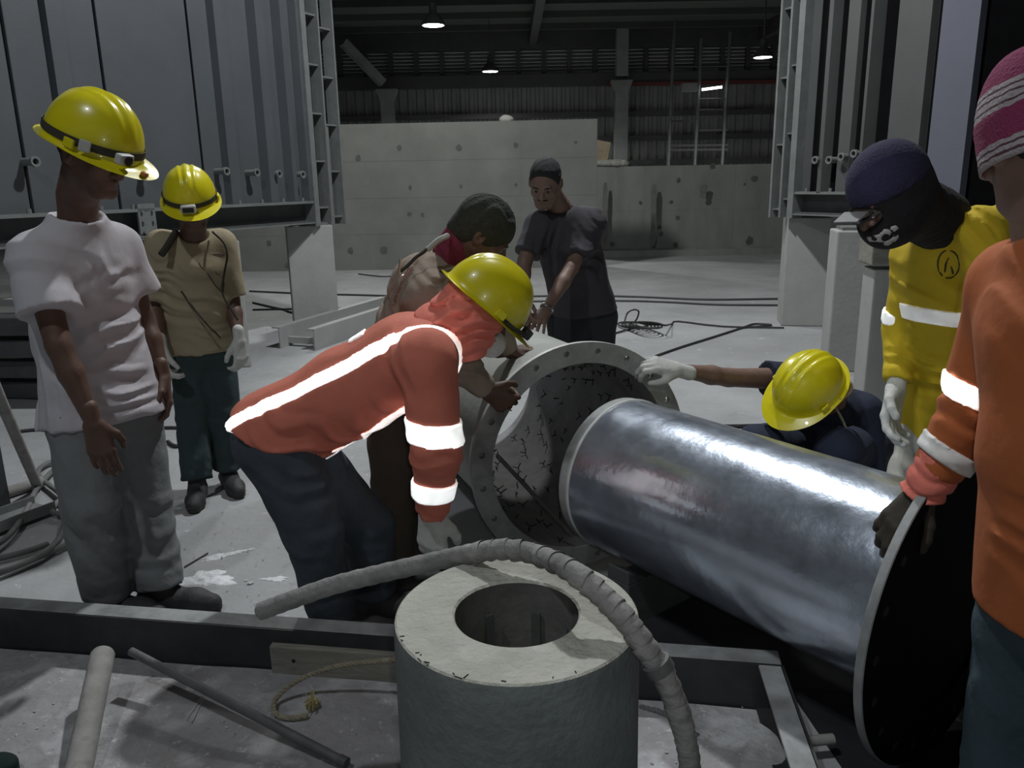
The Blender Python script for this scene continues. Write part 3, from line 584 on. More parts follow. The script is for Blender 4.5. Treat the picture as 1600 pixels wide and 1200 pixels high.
# black screen added for the dark void between the right casing and hall wall
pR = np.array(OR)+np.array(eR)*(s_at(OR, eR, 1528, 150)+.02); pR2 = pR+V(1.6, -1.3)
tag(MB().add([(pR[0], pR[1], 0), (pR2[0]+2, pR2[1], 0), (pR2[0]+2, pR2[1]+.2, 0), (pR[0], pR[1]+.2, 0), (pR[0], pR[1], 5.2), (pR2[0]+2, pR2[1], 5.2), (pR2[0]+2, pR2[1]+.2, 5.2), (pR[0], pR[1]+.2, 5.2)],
   [(3,2,1,0),(4,5,6,7),(0,1,5,4),(1,2,6,5),(2,3,7,6),(3,0,4,7)]).build('void_screen', 'dark'), 'black screen standing in for the dark void beyond the striped knitted hat', 'screen')
def pedestal(c, yaw, wx, wy, h, label, cap=None):
    ca, sa = math.cos(yaw), math.sin(yaw); r = empty('concrete_pedestal', (c[0], c[1], 0), label, 'pedestal', 'concrete pedestals beside the steel casings')
    MB().obox((c[0], c[1], h/2), (ca, sa, 0), (-sa, ca, 0), (0, 0, 1), wx/2, wy/2, h/2).build('shaft', 'ped', r, bevel=.012)
    MB().obox((c[0], c[1], h+.012), (ca, sa, 0), (-sa, ca, 0), (0, 0, 1), wx/2-.04, wy/2-.04, .012).build('bearing_plate', 'frame', r)
    if cap: MB().obox((c[0], c[1], h+.024+cap/2), (ca, sa, 0), (-sa, ca, 0), (0, 0, 1), wx/2+.03, wy/2+.02, cap/2).build('timber_block', 'wood', r, bevel=.01)
pedestal((-2.10, 8.52), .30, .46, .42, 1.085, 'left pedestal with a slanting shadow, standing under the lattice post')
pedestal((at(372, 560, 6.8)[0]-.03, 6.78), .42, .24, .42, 1.06, 'left pedestal directly behind the tan-shirted standing worker')
pedestal((at(1250, 500, 8.25)[0], 8.25), -.22, .42, .42, 1.09, 'right pedestal furthest back, with a slanting shadow on its face')
pedestal((at(1326, 560, 6.1)[0], 6.25), -.22, .26, .36, 1.085, 'right pedestal in the middle of the row, behind the crouching helmet')
pedestal((at(1377, 560, 4.9)[0]+.02, 5.0), -.15, .2, .26, .93, 'right pedestal with a weathered timber block on top', .34)
# dark skid beams stored under the left casing
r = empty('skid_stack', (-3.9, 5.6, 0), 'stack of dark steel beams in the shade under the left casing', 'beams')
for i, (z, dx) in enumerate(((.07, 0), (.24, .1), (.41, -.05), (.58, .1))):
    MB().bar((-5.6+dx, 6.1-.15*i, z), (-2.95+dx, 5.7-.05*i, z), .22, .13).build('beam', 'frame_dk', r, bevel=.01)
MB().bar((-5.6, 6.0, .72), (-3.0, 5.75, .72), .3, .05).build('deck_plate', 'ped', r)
# two angle beams lying on the floor
a, b = atz(492, 548), atz(650, 492)
r = empty('floor_beam', (a+b)/2*V(1, 1, 0), 'pale grey steel beam on the floor in front of the left pedestal', 'beam')
d = nrm(b-a); sd = V(-d[1], d[0], 0)
for i, off in enumerate((0, .38)):
    p0 = a+sd*off+(d*.0 if i else 0); p1 = b+sd*off
    q = MB(); q.bar(p0+V(0, 0, .1), p1+V(0, 0, .1), .012, .2); q.bar(p0+V(0, 0, .195)+sd*.035, p1+V(0, 0, .195)+sd*.035, .08, .012); q.build('angle', 'ped', r)
MB().bar(a+d*.15+sd*.0+V(0, 0, .06), a+d*.15+sd*.38+V(0, 0, .06), .05, .06).build('cross_bar', 'ped', r)

# ------------------------------------------------------------------ cables and hoses on the floor behind
def cable(pts, rad, m, label, cat='cable', name='cable', n=6, group=None, seg=8):
    o = MB().tube(smooth_path(pts, seg), rad, n).build(name, m, None, True); return tag(o, label, cat, group)
F = lambda u, v, z=.012: atz(u, v, z)
cable([F(390, 455), F(480, 459), F(560, 461), F(640, 463), F(760, 464), F(900, 462), F(1000, 464), F(1100, 468), F(1215, 467)], .014, 'cable', 'black cable lying straight across the floor behind everyone')
cable([F(395, 473), F(440, 483), F(480, 488), F(640, 470), F(800, 471), F(960, 470), F(1040, 472), F(1120, 476), F(1230, 477)], .013, 'cable', 'black cable crossing the floor, sagging just in front of the straight one')
cable([F(395, 484), F(440, 483), F(520, 482), F(640, 480)], .012, 'cable', 'short black cable behind the left pedestals')
pts = [F(985+22*math.cos(a*1.7)+1.5*a, 508+5*math.sin(a*1.7+.4), .02+.004*a) for a in np.linspace(0, 22, 60)]
pts = [F(938, 540), F(960, 521)]+[V(*p) for p in pts]+[F(1050, 506), F(1060, 502), F(1130, 510), F(1225, 512)]
cable(pts, .009, 'cable', 'tangled coil of thin black cable on the floor behind the big flange', seg=3)
cable([F(975, 506), F(980, 490, .10), F(990, 484, .2), F(998, 487, .2), F(994, 500, .05), F(985, 507)], .009, 'cable', 'raised loop of thin cable standing up from the tangled coil')
cable([F(1025, 556), F(1065, 542), F(1110, 528), F(1160, 512), F(1180, 506), F(1205, 508), F(1160, 512)], .010, 'cable', 'thin cable running diagonally from the flange to the right pedestal')
cable([F(1090, 666), F(1150, 666), F(1215, 664), F(1300, 660)], .013, 'cable', 'thick cable on the floor behind the shiny pipe')
cable([F(20, 675), F(60, 671), F(100, 673), F(180, 672), F(262, 668), F(310, 670), F(390, 668)], .010, 'cable', 'thin cable running behind the two standing men')
cable([F(262, 690), F(275, 697), F(300, 692), F(330, 694), F(390, 688)], .012, 'cable', 'cable bundle at the heels of the tan-shirted man')
cable([F(560, 428), F(600, 432), F(640, 429), F(610, 438), F(625, 443)], .010, 'cable', 'thin cable snaking at the foot of the tall wall')
# ------------------------------------------------------------------ flanged drum, lying with its mouth to the right front
FC = V(.27, 2.93, .455); FN = nrm((math.sin(.36), -math.cos(.36), .02)); RO, RI = .452, .372
fx = nrm(np.cross((0, 0, 1), FN)); fz = np.cross(FN, fx)      # fx: to the right in the picture
r = empty('flanged_drum', (FC[0], FC[1], 0), 'big pale drum on the floor with a bolted ring flange, gripped by several hands', 'drum')
# ring flange with real bolt holes
nb = 20; mb = MB(); seg = nb*12; T = .022; rb = (RO+RI)/2+.004; hr = .0125
vs = []; fs = []
def fp(rad, a, d): return FC+FN*d+rad*(math.cos(a)*fx+math.sin(a)*fz)
bmf = bmesh.new()
for face_d in (0.0, -T):
    for k in range(nb):
        a0 = 2*PI*k/nb; st = 2*PI/nb; ac = a0+st/2
        hole = [fp(rb, ac, face_d)+hr*(math.cos(t)*(math.cos(ac)*fx+math.sin(ac)*fz)+math.sin(t)*(-math.sin(ac)*fx+math.cos(ac)*fz)) for t in [2*PI*i/16 for i in range(16)]]
        # outline of the sector sampled at the same 16 directions
        out = []
        sq = [(RO, st*.5*0), (RO, st*.25), (RO, st*.5), ((RO*.6+rb*.4), st*.5), (rb, st*.5), ((RI*.6+rb*.4), st*.5), (RI, st*.5), (RI, st*.25), (RI, 0), (RI, -st*.25), (RI, -st*.5), ((RI*.6+rb*.4), -st*.5), (rb, -st*.5), ((RO*.6+rb*.4), -st*.5), (RO, -st*.5), (RO, -st*.25)]
        out = [fp(q, ac+t, face_d) for q, t in sq]
        hv = [bmf.verts.new(tuple(p)) for p in hole]; ov = [bmf.verts.new(tuple(p)) for p in out]
        for i in range(16):
            j = (i+1) % 16; bmf.faces.new((hv[i], hv[j], ov[j], ov[i]))
        if face_d == 0.0: keep = getattr(bmf, '_h', None)
# walls of the holes
for k in range(nb):
    ac = 2*PI*(k+.5)/nb
    ring = [[bmf.verts.new(tuple(fp(rb, ac, dd)+hr*(math.cos(t)*(math.cos(ac)*fx+math.sin(ac)*fz)+math.sin(t)*(-math.sin(ac)*fx+math.cos(ac)*fz)))) for t in [2*PI*i/16 for i in range(16)]] for dd in (0, -T)]
    for i in range(16): j = (i+1) % 16; bmf.faces.new((ring[0][i], ring[0][j], ring[1][j], ring[1][i]))
bmesh.ops.remove_doubles(bmf, verts=bmf.verts, dist=1e-5); bmesh.ops.recalc_face_normals(bmf, faces=bmf.faces)
off = origin(r)
for v in bmf.verts: v.co -= off
me = bpy.data.meshes.new('flange_ring'); bmf.to_mesh(me); bmf.free(); link('flange_ring', me, 'flange', r)
MB().lathe(FC, FN, [(RO, 0), (RO+.001, -T/2), (RO, -T)], 120).build('ring_edge', 'flange_edge', r, True)
MB().lathe(FC, FN, [(RI, 0.0), (RI, -T)], 96).build('ring_bore', 'flange_edge', r, True)
# shell of the drum (outer skin and lining, open at the far end)
DL = 1.45; RS = .392
MB().lathe(FC, FN, [(RS, -T), (RS, -DL), (RS-.006, -DL), (RS-.006, -T)], 96, close=True).build('drum_shell', 'drum', r, True)
MB().lathe(FC, FN, [(RI-.002, -T*.5), (RI-.004, -DL+.01), (RI-.0, -DL), (RS-.006, -DL), (RS-.006, -T)], 96).build('drum_lining', 'drum_in', r, True)
MB().lathe(FC, FN, [(RS+.012, -DL+.03), (RS+.012, -DL), (RS-.01, -DL), (RS-.01, -DL+.03)], 96, close=True).build('end_hoop', 'flange', r, True)
MB().lathe(FC, FN, [(RS+.001, -T), (RS+.03, -T-.001), (RS+.001, -T-.03)], 96).build('weld_fillet', 'flange', r, True)
# refractory anchors on the lining
g = np.random.default_rng(4); protos = []
for ring in range(13):
    for k in range(17):
        a = 2*PI*(k+.5*(ring % 2)+g.uniform(-.35, .35))/17; dd = -.07-.10*ring+g.uniform(-.04, .04)
        base = fp(RI-.002, a, dd); inw = -(math.cos(a)*fx+math.sin(a)*fz); tg = nrm(np.cross(FN, inw)); tw = g.uniform(0, PI); s1 = nrm(math.cos(tw)*tg+math.sin(tw)*FN)
        if len(protos) < 4:
            q = MB(); kk_ = len(protos); q.tube([base, base+inw*.010, base+inw*(.014+.007*kk_)+s1*.020], .0027, 5); q.tube([base+inw*.008, base+inw*.018-s1*(.010+.006*kk_)], .0027, 5)
            o = q.build('anchor_hook', 'hook', r); o['k'] = 1; protos.append((o, base, inw, s1))
        else:
            o0, b0, i0, t0 = protos[g.integers(4)]; o = o0.copy(); COL.objects.link(o); o.parent = r
            A_ = np.stack([i0, t0, np.cross(i0, t0)], 1); B_ = np.stack([inw, s1, np.cross(inw, s1)], 1); R3 = B_ @ A_.T; o_ = np.array(origin(r)); t_ = (base-o_) - R3@(b0-o_)
            o.matrix_local = Matrix([[*R3[i], t_[i]] for i in range(3)]+[[0, 0, 0, 1]])
for o, *_ in protos: del o['k']
# rod lying across the mouth, and a thinner one behind it
def on_plane(u, v, d):
    k = _f+(u-800)/FPX*_R+(600-v)/FPX*_U; c = FC+FN*d-V(0, 0, CH); return V(0, 0, CH)+k*float(c@FN)/float(k@FN)
a, b = on_plane(777, 712, -.03), on_plane(893, 836, .03); tag(MB().tube([a, b], .0085, 8).build('steel_rod', 'pole_dk', None, True), 'dark steel rod lying slantwise across the mouth of the flanged drum', 'rod')

# ------------------------------------------------------------------ galvanised pipe with a black end plate
PA, PB = V(.371, 2.774, .4576), V(.991, 1.975, .4389); pax = nrm(PB-PA); PE = PB+pax*.17; RP = .276
LP = np.linalg.norm(PE-PA)
r = empty('galvanised_pipe', ((PA[0]+PE[0])/2, (PA[1]+PE[1])/2, 0), 'wide shiny galvanised pipe lying towards the camera with a black round end plate', 'pipe')
prof = []; n = 60
for i in range(n+1):
    s = .045+(LP-.045)*i/n; prof.append((RP+.0002*math.sin(i*1.9)+.0003*math.sin(i*.5), s))
o = MB().lathe(PA, pax, prof, 128).build('pipe_skin', 'galv', r, True)
MB().lathe(PA, pax, [(RP-.004, .0), (RP-.001, .004), (RP+.0, .046)], 128).build('pipe_collar', 'flange', r, True)
MB().lathe(PA, pax, [(RP+.0005, .043), (RP+.004, .046), (RP+.004, .052), (RP+.0005, .055)], 128, close=True).build('weld_bead', 'flange_edge', r, True)
MB().lathe(PA, pax, [(RP-.004, .0), (RP-.02, .0), (RP-.02, .3), (0, .3)], 96).build('pipe_lining', 'drum_in', r, True)
# long seam along the lower side
sd = nrm(np.cross(pax, (0, 0, 1))); upv = np.cross(sd, pax)
th = math.radians(198); e_ = math.cos(th)*sd+math.sin(th)*upv
if e_[0] > 0 or True:
    q = MB(); q.tube([PA+pax*.05+e_*(RP+.001), PE-pax*.0+e_*(RP+.001)], .0025, 6); q.build('long_seam', 'flange', r, True)
RD = .43
MB().lathe(PE, pax, [(RP, -.0), (RD-.002, -.0), (RD, .003), (RD, .02), (RD-.003, .022)], 128).build('plate_rim', 'rim', r, True)
MB().lathe(PE, pax, [(RD-.003, .022), (RD-.02, .0225), (.29, .0225), (.285, .012), (0, .012)], 128).build('end_plate', 'dark', r, True)
for k in range(20):
    a = 2*PI*k/20; c = PE+pax*.0225+(RD-.05)*(math.cos(a)*sd+math.sin(a)*upv); MB().lathe(c, pax, [(.013, 0), (.012, .0008), (0, .0008)], 12).build('bolt_hole', 'hole', r)
# timber cradles that carry the pipe
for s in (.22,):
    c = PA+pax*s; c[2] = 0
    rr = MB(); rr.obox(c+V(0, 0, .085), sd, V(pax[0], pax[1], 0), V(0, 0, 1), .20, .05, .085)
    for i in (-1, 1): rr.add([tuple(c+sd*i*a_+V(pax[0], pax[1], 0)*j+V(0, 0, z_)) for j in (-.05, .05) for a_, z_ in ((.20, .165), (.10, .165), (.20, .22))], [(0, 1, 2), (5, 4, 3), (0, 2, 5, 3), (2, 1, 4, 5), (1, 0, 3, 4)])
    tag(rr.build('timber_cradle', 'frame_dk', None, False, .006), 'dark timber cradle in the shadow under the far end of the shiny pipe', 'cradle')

# ------------------------------------------------------------------ hollow concrete stump in front
SCc = V(*(atz(807, 955, .74)[:2]), 0); SZ = .74
pl_, pr_ = atz(614, 958, SZ), atz(1000, 948, SZ); SR = np.linalg.norm(pr_-pl_)/2*.99
r = empty('concrete_stump', SCc, 'hollow grey concrete cylinder in the foreground under the bent hose', 'cylinder')
RH = SR*.505; n = 96
prof = [(SR*1.02, 0), (SR*1.015, .2), (SR*1.0, .55), (SR*.995, SZ-.012), (SR*.985, SZ-.003)]
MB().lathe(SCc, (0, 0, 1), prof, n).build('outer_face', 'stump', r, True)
def chipped(c, prof, n, amp, seed):
    g = np.random.default_rng(seed); m = MB(); m.lathe(c, (0, 0, 1), prof, n); k = 0
    return m
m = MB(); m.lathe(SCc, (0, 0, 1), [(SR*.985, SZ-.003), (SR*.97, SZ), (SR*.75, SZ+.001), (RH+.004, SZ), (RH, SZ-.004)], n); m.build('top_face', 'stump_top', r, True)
MB().lathe(SCc, (0, 0, 1), [(RH, SZ-.004), (RH, SZ-.03), (RH-.0005, SZ-.032), (RH-.001, .02), (0, .02)], n).build('bore', 'bore', r, True)
for k in range(7):
    a = 2*PI*k/7+.3; c = SCc+(RH-.008)*V(math.cos(a), math.sin(a), 0); MB().bar(c+V(0, 0, .03), c+V(0, 0, SZ-.06), .018, .006, up=(math.cos(a), math.sin(a), 0)).build('bore_rib', 'frame_dk', r)
for k in range(14):
    a = -PI/2+random.uniform(-1.2, .5); rr = SR*random.uniform(.93, .985); c = SCc+rr*V(math.cos(a), math.sin(a), 0)+V(0, 0, SZ+.0008)
    t_ = V(-math.sin(a), math.cos(a), 0)*random.uniform(.001, .005)+V(random.uniform(-.003, .003), random.uniform(-.002, .006), 0)
    MB().bar(c-t_, c+t_, .0016, .0012).build('rim_chip', 'hole', r)

# ------------------------------------------------------------------ bent tape-wrapped hose over the stump
hp = [(402, 957, 1.62), (440, 943, 1.62), (520, 915, 1.61), (600, 895, 1.58), (680, 877, 1.54), (740, 864, 1.50), (790, 858, 1.46), (840, 867, 1.42)]
pts = [at(u, v, y) for u, v, y in hp]+[atz(u, v, z) for u, v, z in ((890, 890, .835), (935, 925, .812), (972, 962, .785), (1004, 1005, .745), (1034, 1050, .695), (1056, 1100, .635), (1070, 1150, .575), (1078, 1200, .51))]; e2 = pts[-1].copy(); pts += [e2+V(.003, .0, -.12), e2+V(.012, .02, -.3), e2+V(.05, .06, -.5), V(e2[0]+.10, e2[1]+.12, .03)]
P_ = smooth_path(pts, 10); rs = []
for i in range(len(P_)):
    t = i/len(P_); b = .0205-.002*t; 
    if i < 3: b = [.012, .019, .0205][i]
    rs.append(b+.0008*math.sin(i*2.1))
r = empty('wrapped_hose', V(P_[0][0], P_[0][1], 0), 'dirty tape-wrapped hose bent in an arc over the concrete stump', 'hose')
MB().tube(P_, rs, 18).build('hose_body', 'hose', r, True)
# spiral turns of tape on the bend
i = 52; k = 0
while i < 140 and i < len(P_)-3:
    c = P_[i]; d = nrm(P_[i+1]-P_[i-1]); tilt = nrm(d+.28*V(0, 0, 1)*(1 if k % 2 else .6)); 
    MB().lathe(c, tilt, [(rs[i]+.0002, -.016), (rs[i]+.0005+.0016*random.random(), -.012), (rs[i]+.0013, .006), (rs[i]+.0004, .012)], 20).build('tape_turn', 'hose', r, True); i += 4; k += 1
MB().lathe(P_[118], nrm(P_[119]-P_[117]), [(rs[118]+.0005, -.012), (rs[118]+.006, -.010), (rs[118]+.006, .010), (rs[118]+.0005, .012)], 22).build('clamp_band', 'pole_dk', r, True)

# ------------------------------------------------------------------ channel frame on the floor
def channel(a, b, h, wd, name, label, inward, extra=None):
    """C-section lying on edge: web, top and bottom flange"""
    a = np.array(a, float); b = np.array(b, float); d = nrm(b-a); s = V(-d[1], d[0], 0)*inward
    r = empty(name, (a+b)/2*V(1, 1, 0), label, 'channel', 'channels of the frame round the pit')
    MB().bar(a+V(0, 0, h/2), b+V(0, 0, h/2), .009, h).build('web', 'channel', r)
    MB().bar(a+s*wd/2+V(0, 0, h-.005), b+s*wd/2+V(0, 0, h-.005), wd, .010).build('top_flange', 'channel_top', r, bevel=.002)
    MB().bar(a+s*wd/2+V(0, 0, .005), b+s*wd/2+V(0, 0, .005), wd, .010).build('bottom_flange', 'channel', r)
    return r
HB = .15
A0, A1, A2 = atz(-160, 940, HB), atz(612, 990, HB), atz(1222, 1040, HB)
A0[2] = A1[2] = A2[2] = 0; dA = nrm(A2-A0); A0_ = A2-dA*np.linalg.norm(A2-A0)
channel(A0-dA*.5, A2, HB, .075, 'channel_beam', 'long dark steel channel lying across the foreground behind the concrete stump', 1)
A3 = atz(1290, 1230, HB); A3[2] = 0
channel(A2, A3-nrm(A2-A3)*.4, HB, .065, 'channel_beam', 'short worn steel channel running from the corner towards the camera at lower right', -1)
c = A3+nrm(A2-A3)*.12; MB_ = MB().lathe(atz(1262, 1158, .06), (1, .1, 0), [(.012, 0), (.014, .0), (.014, .07), (.009, .07), (.009, .02), (0, .02)], 16)
tag(MB_.build('pipe_stub', 'pole', None, True), 'small grey pipe stub poking out beside the short worn channel', 'pipe')
# muddy ground inside the frame, a thin uneven layer
N_ = 90; bx0, bx1, by1 = -2.6, 1.25, 0
vs = []; fs = []
g = np.random.default_rng(3); ph = g.uniform(0, 6, (8, 2)); kk = g.uniform(3, 16, (8, 2))
for i in range(N_+1):
    for j in range(N_+1):
        t = i/N_; q = j/N_; x0 = A0_[0]-.5*dA[0]+(A2[0]-A0_[0]+.45)*t; yl = A0_[1]-.5*dA[1]+(x0-(A0_[0]-.5*dA[0]))*dA[1]/dA[0]-.012; y = yl-q*1.9
        z = .008+sum(.0016*math.sin(kk[m_][0]*x0+ph[m_][0])*math.sin(kk[m_][1]*y+ph[m_][1]) for m_ in range(8))
        vs.append((x0, y, max(z, .002)))
for i in range(N_):
    for j in range(N_): a = i*(N_+1)+j; fs.append((a, a+N_+1, a+N_+2, a+1))
o = MB().add(vs, fs).build('floor_mud', 'floor_near', None, True); tag(o, 'muddy dusty screed inside the channel frame', 'ground', kind='structure')

# thin dark sheets added to darken the floor under the pipe
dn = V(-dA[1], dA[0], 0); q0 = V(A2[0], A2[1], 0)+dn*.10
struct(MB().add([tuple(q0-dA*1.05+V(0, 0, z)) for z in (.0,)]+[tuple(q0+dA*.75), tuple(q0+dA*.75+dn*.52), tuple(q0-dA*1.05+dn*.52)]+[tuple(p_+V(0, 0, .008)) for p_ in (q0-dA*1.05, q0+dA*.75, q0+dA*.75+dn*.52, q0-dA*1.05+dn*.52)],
   [(3,2,1,0),(4,5,6,7),(0,1,5,4),(1,2,6,5),(2,3,7,6),(3,0,4,7)]).build('floor_dark_sheet', 'floor_dark_sheet'))
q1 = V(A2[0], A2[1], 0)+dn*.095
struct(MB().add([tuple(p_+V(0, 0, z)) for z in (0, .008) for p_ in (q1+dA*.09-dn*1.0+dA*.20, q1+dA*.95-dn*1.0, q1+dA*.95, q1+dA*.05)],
   [(3,2,1,0),(4,5,6,7),(0,1,5,4),(1,2,6,5),(2,3,7,6),(3,0,4,7)]).build('floor_dark_sheet', 'floor_dark_sheet'))
# plank, poles, rope
a, b = atz(428, 1052, .0), atz(640, 1068, .0); d = nrm(b-a); q = empty('grey_plank', (a+b)/2, 'grey wooden plank with a nail hole, standing on edge against the long channel', 'plank')
MB().bar(a+V(0, .0, .055), b+d*.1+V(0, 0, .055), .028, .10).build('board', 'wood', q, bevel=.004)
MB().lathe(a+d*.075+V(0, -.0150, .06), (0, -1, 0), [(.006, 0), (.006, .001), (0, .001)], 10).build('nail_hole', 'hole', q)
p0 = at(160, 1018, 2.20); p1 = atz(118, 1225, .03); d = nrm(p1-p0)
p0 = V(*atz(161, 1020, .15)); 
tag(MB().tube([p0+d*-.0, p0+(p1-p0)*.02, p0+(p1-p0)*.5, p1], [.030, .034, .034, .035], 22).build('dusty_pole', 'pole', None, True), 'thick dusty round pole leaning on the long channel at lower left', 'pole')
a = atz(205, 1018, .13); b = atz(540, 1192, .03); q = empty('angle_bar', (a+b)/2*V(1, 1, 0), 'thin dark bar lying slantwise on the muddy ground, right of the dusty pole', 'bar')
MB().tube([a, b], .013, 14).build('rod_body', 'pole_dk', q, True); MB().tube([b-nrm(b-a)*.02, b+nrm(b-a)*.004], .0155, 14).build('end_cap', 'frame_dk', q, True)
def rope(pts, rad, label, name='rope', m='rope', seg=10):
    P = smooth_path(pts, seg); out = [[], [], []]; L = 0
    x = V(0, 0, 1.)
    for i, p in enumerate(P):
        d = nrm(P[min(i+1, len(P)-1)]-P[max(i-1, 0)]); L += np.linalg.norm(P[i]-P[i-1]) if i else 0
        x = nrm(x-d*(x@d)) if abs(x@d) < .99 else nrm(np.cross(d, (1, 0, 0))); y = np.cross(d, x)
        for k in range(3): a = L/.045*2*PI+k*2*PI/3; out[k].append(p+rad*.5*(math.cos(a)*x+math.sin(a)*y))
    r_ = empty(name, V(P[0][0], P[0][1], 0), label, 'rope')
    for k in range(3): MB().tube(out[k], rad*.6, 6).build('strand', m, r_, True)
    return r_
rope([atz(625, 1030, .16), atz(590, 1033, .15), atz(530, 1040, .125), atz(475, 1058, .08), atz(440, 1082, .04), atz(428, 1100, .02), atz(432, 1116, .015), atz(455, 1122, .015), atz(480, 1118, .02)], .0075, 'twisted rope arching over the mud in front of the grey plank', seg=14)
r_ = empty('rope_knot', atz(492, 1108), 'frayed yellowish rope end with a knot on the mud', 'rope')
kp = atz(488, 1100, .03)
for k in range(3): MB().tube(smooth_path([kp+V(.012*math.cos(t+k), .010*math.sin(t*1.3+k), .012*math.sin(t*2+k)) for t in np.linspace(0, 6.5, 8)], 6), .0055, 6).build('knot_turn', 'straw', r_, True)
for k in range(16):
    a = random.uniform(0, 2*PI); MB().tube([kp+V(0, 0, .0), kp+V(.014*math.cos(a), .012*math.sin(a), .015), kp+V(.03*math.cos(a)*random.uniform(.4, 1), .025*math.sin(a), random.uniform(-.015, .03))], .0018, 4).build('fibre', 'straw', r_)
rope([atz(1000, 1105, .01), atz(1030, 1112, .015), atz(1060, 1128, .012), atz(1090, 1150, .01)], .008, 'short dark rope end on the mud right of the concrete stump', m='pole_dk')
# floor debris: chips of concrete, powder heaps
chipm = MB()
def chip(c, s, m='chip'):
    g_ = np.random.default_rng(int(abs(c[0]*1e4)) % 9999); bm = bmesh.new(); bmesh.ops.create_icosphere(bm, subdivisions=1, radius=s)
    for v in bm.verts: v.co = Vector((v.co.x*g_.uniform(.6, 1.4), v.co.y*g_.uniform(.6, 1.4), max(v.co.z*g_.uniform(.3, .8), -s*.3)))
    o = MB().add([tuple(v.co+Vector(tuple(c))+Vector((0, 0, s*.25))) for v in bm.verts], [tuple(v.index for v in f.verts) for f in bm.faces]); bm.free(); return o
for (u, v, s, lab) in ((392, 912, .014, 'white concrete flake on the powdery floor left of the orange coat'), (512, 1168, .008, 'small pale chip near the end of the dark bar'), (532, 1100, .007, 'small pale chip beside the frayed rope'), (597, 1084, .011, 'dark lump of mud near the concrete stump'), (384, 908, .008, 'small broken flake beside the white concrete flake'), (548, 1122, .006, 'tiny pale chip near the twisted rope')):
    tag(chip(atz(u, v), s).build('concrete_chip', 'chip' if 'dark' not in lab else 'pole_dk'), lab, 'chip')
for part_, (k0, k1) in enumerate(((0, 130), (130, 260))):
  allc = MB()
  for k in range(k0, k1):
    if k < 130: u, v = random.uniform(270, 600), random.uniform(790, 960)
    else: u, v = random.choice([(random.uniform(20, 610), random.uniform(1060, 1195)), (random.uniform(1010, 1220), random.uniform(1090, 1195))])
    p = atz(u, v, .004); c = chip(p+V(0, 0, .003), random.uniform(.0012, .0045)); allc.add(c.v, c.f)
  tag(allc.build('debris', 'chip'), 'fine crumbs of concrete on the ' + ('floor left of the orange coat' if part_ == 0 else 'mud in the foreground'), 'debris', kind='stuff')
def heap(u, v, rx, ry, h, seed, label, rot=0):
    c = atz(u, v); g_ = np.random.default_rng(seed); n1, n2 = 40, 12; vs = [(c[0], c[1], h)]; fs = []; ph_ = g_.uniform(0, 6, 5)
    for j in range(1, n2+1):
        for k in range(n1):
            a = 2*PI*k/n1; q = (1+.25*math.sin(3*a+ph_[0])+.15*math.sin(7*a+ph_[1])+.1*math.sin(13*a+ph_[2]))*j/n2; x, y = rx*q*math.cos(a), ry*q*math.sin(a); x, y = x*math.cos(rot)-y*math.sin(rot), x*math.sin(rot)+y*math.cos(rot)
            vs.append((c[0]+x, c[1]+y, max(h*(1-(j/n2)**1.5)*(1+.5*math.sin(x*90+ph_[3])*math.sin(y*110)), .0)+.0015*(j < n2)+(-.001 if j == n2 else 0)))
    for k in range(n1): fs.append((0, 1+k, 1+(k+1) % n1))
    for j in range(n2-1):
        for k in range(n1): a = 1+j*n1+k; b = 1+j*n1+(k+1) % n1; fs.append((a, a+n1, b+n1, b))
    tag(MB().add(vs, fs).build('powder_heap', 'dust', None, True), label, 'powder', kind='stuff')
heap(322, 905, .11, .065, .010, 1, 'white powder spilled beside the shoe of the man in white')
heap(350, 868, .10, .022, .005, 2, 'thin streak of white powder on the floor', .5)
heap(430, 905, .05, .02, .004, 5, 'thin smear of white powder by the jeans')
q = MB(); q.tube([atz(292, 1124, .01), atz(318, 1084, .012), atz(328, 1082, .012)], .0022, 5); q.tube([atz(292, 1124, .01), atz(300, 1128, .01), atz(318, 1090, .012)], .0018, 5)
tag(q.build('wire_scrap', 'chip', None, True), 'bent scrap of pale wire on the mud', 'wire')
tag(MB().tube([atz(288, 886, .005), atz(325, 864, .005)], .003, 5).build('nail', 'hook'), 'thin dark nail lying on the floor near the white powder', 'nail')

p = atz(-2, 1206, .02); lump('rag', (p[0], p[1], .03), (.034, .024, .014), 'greencloth', 'dark green rag in the bottom left corner of the mud', 'rag', 8, .008, .012)
# ------------------------------------------------------------------ clutter at the left edge
r = empty('steel_plate', atz(10, 800), 'grey steel plate standing on edge at the left edge of the picture', 'plate')
a, b = atz(-60, 815), atz(18, 795); MB().bar(a+V(0, 0, .19), b+V(0, 0, .19), .02, .38).build('plate_body', 'steel', r, bevel=.003)
a, b = atz(60, 768), at(2, 628, 3.3); tag(MB().tube([a+V(0, 0, .03), b, b+(b-a)*.4], .024, 14).build('leaning_pole', 'pole', None, True), 'pale round pole leaning at the left edge behind the steel plate', 'pole')
tag(MB().tube([atz(10, 770, .03), atz(66, 752, .03)], .028, 12).build('short_pipe', 'pole', None, True), 'short pipe lying on the floor at the foot of the pale leaning pole', 'pipe')
a, b = atz(-60, 850), atz(72, 800); d = nrm(b-a); s = V(-d[1], d[0], 0)
r = empty('channel_offcut', (a+b)/2, 'short steel channel offcut on the floor at the left edge', 'channel')
MB().bar(a+V(0, 0, .03), b+V(0, 0, .03), .16, .008).build('web', 'frame', r)
for i in (-1, 1): MB().bar(a+s*.08*i+V(0, 0, .045), b+s*.08*i+V(0, 0, .045), .008, .05).build('side_flange', 'frame', r)
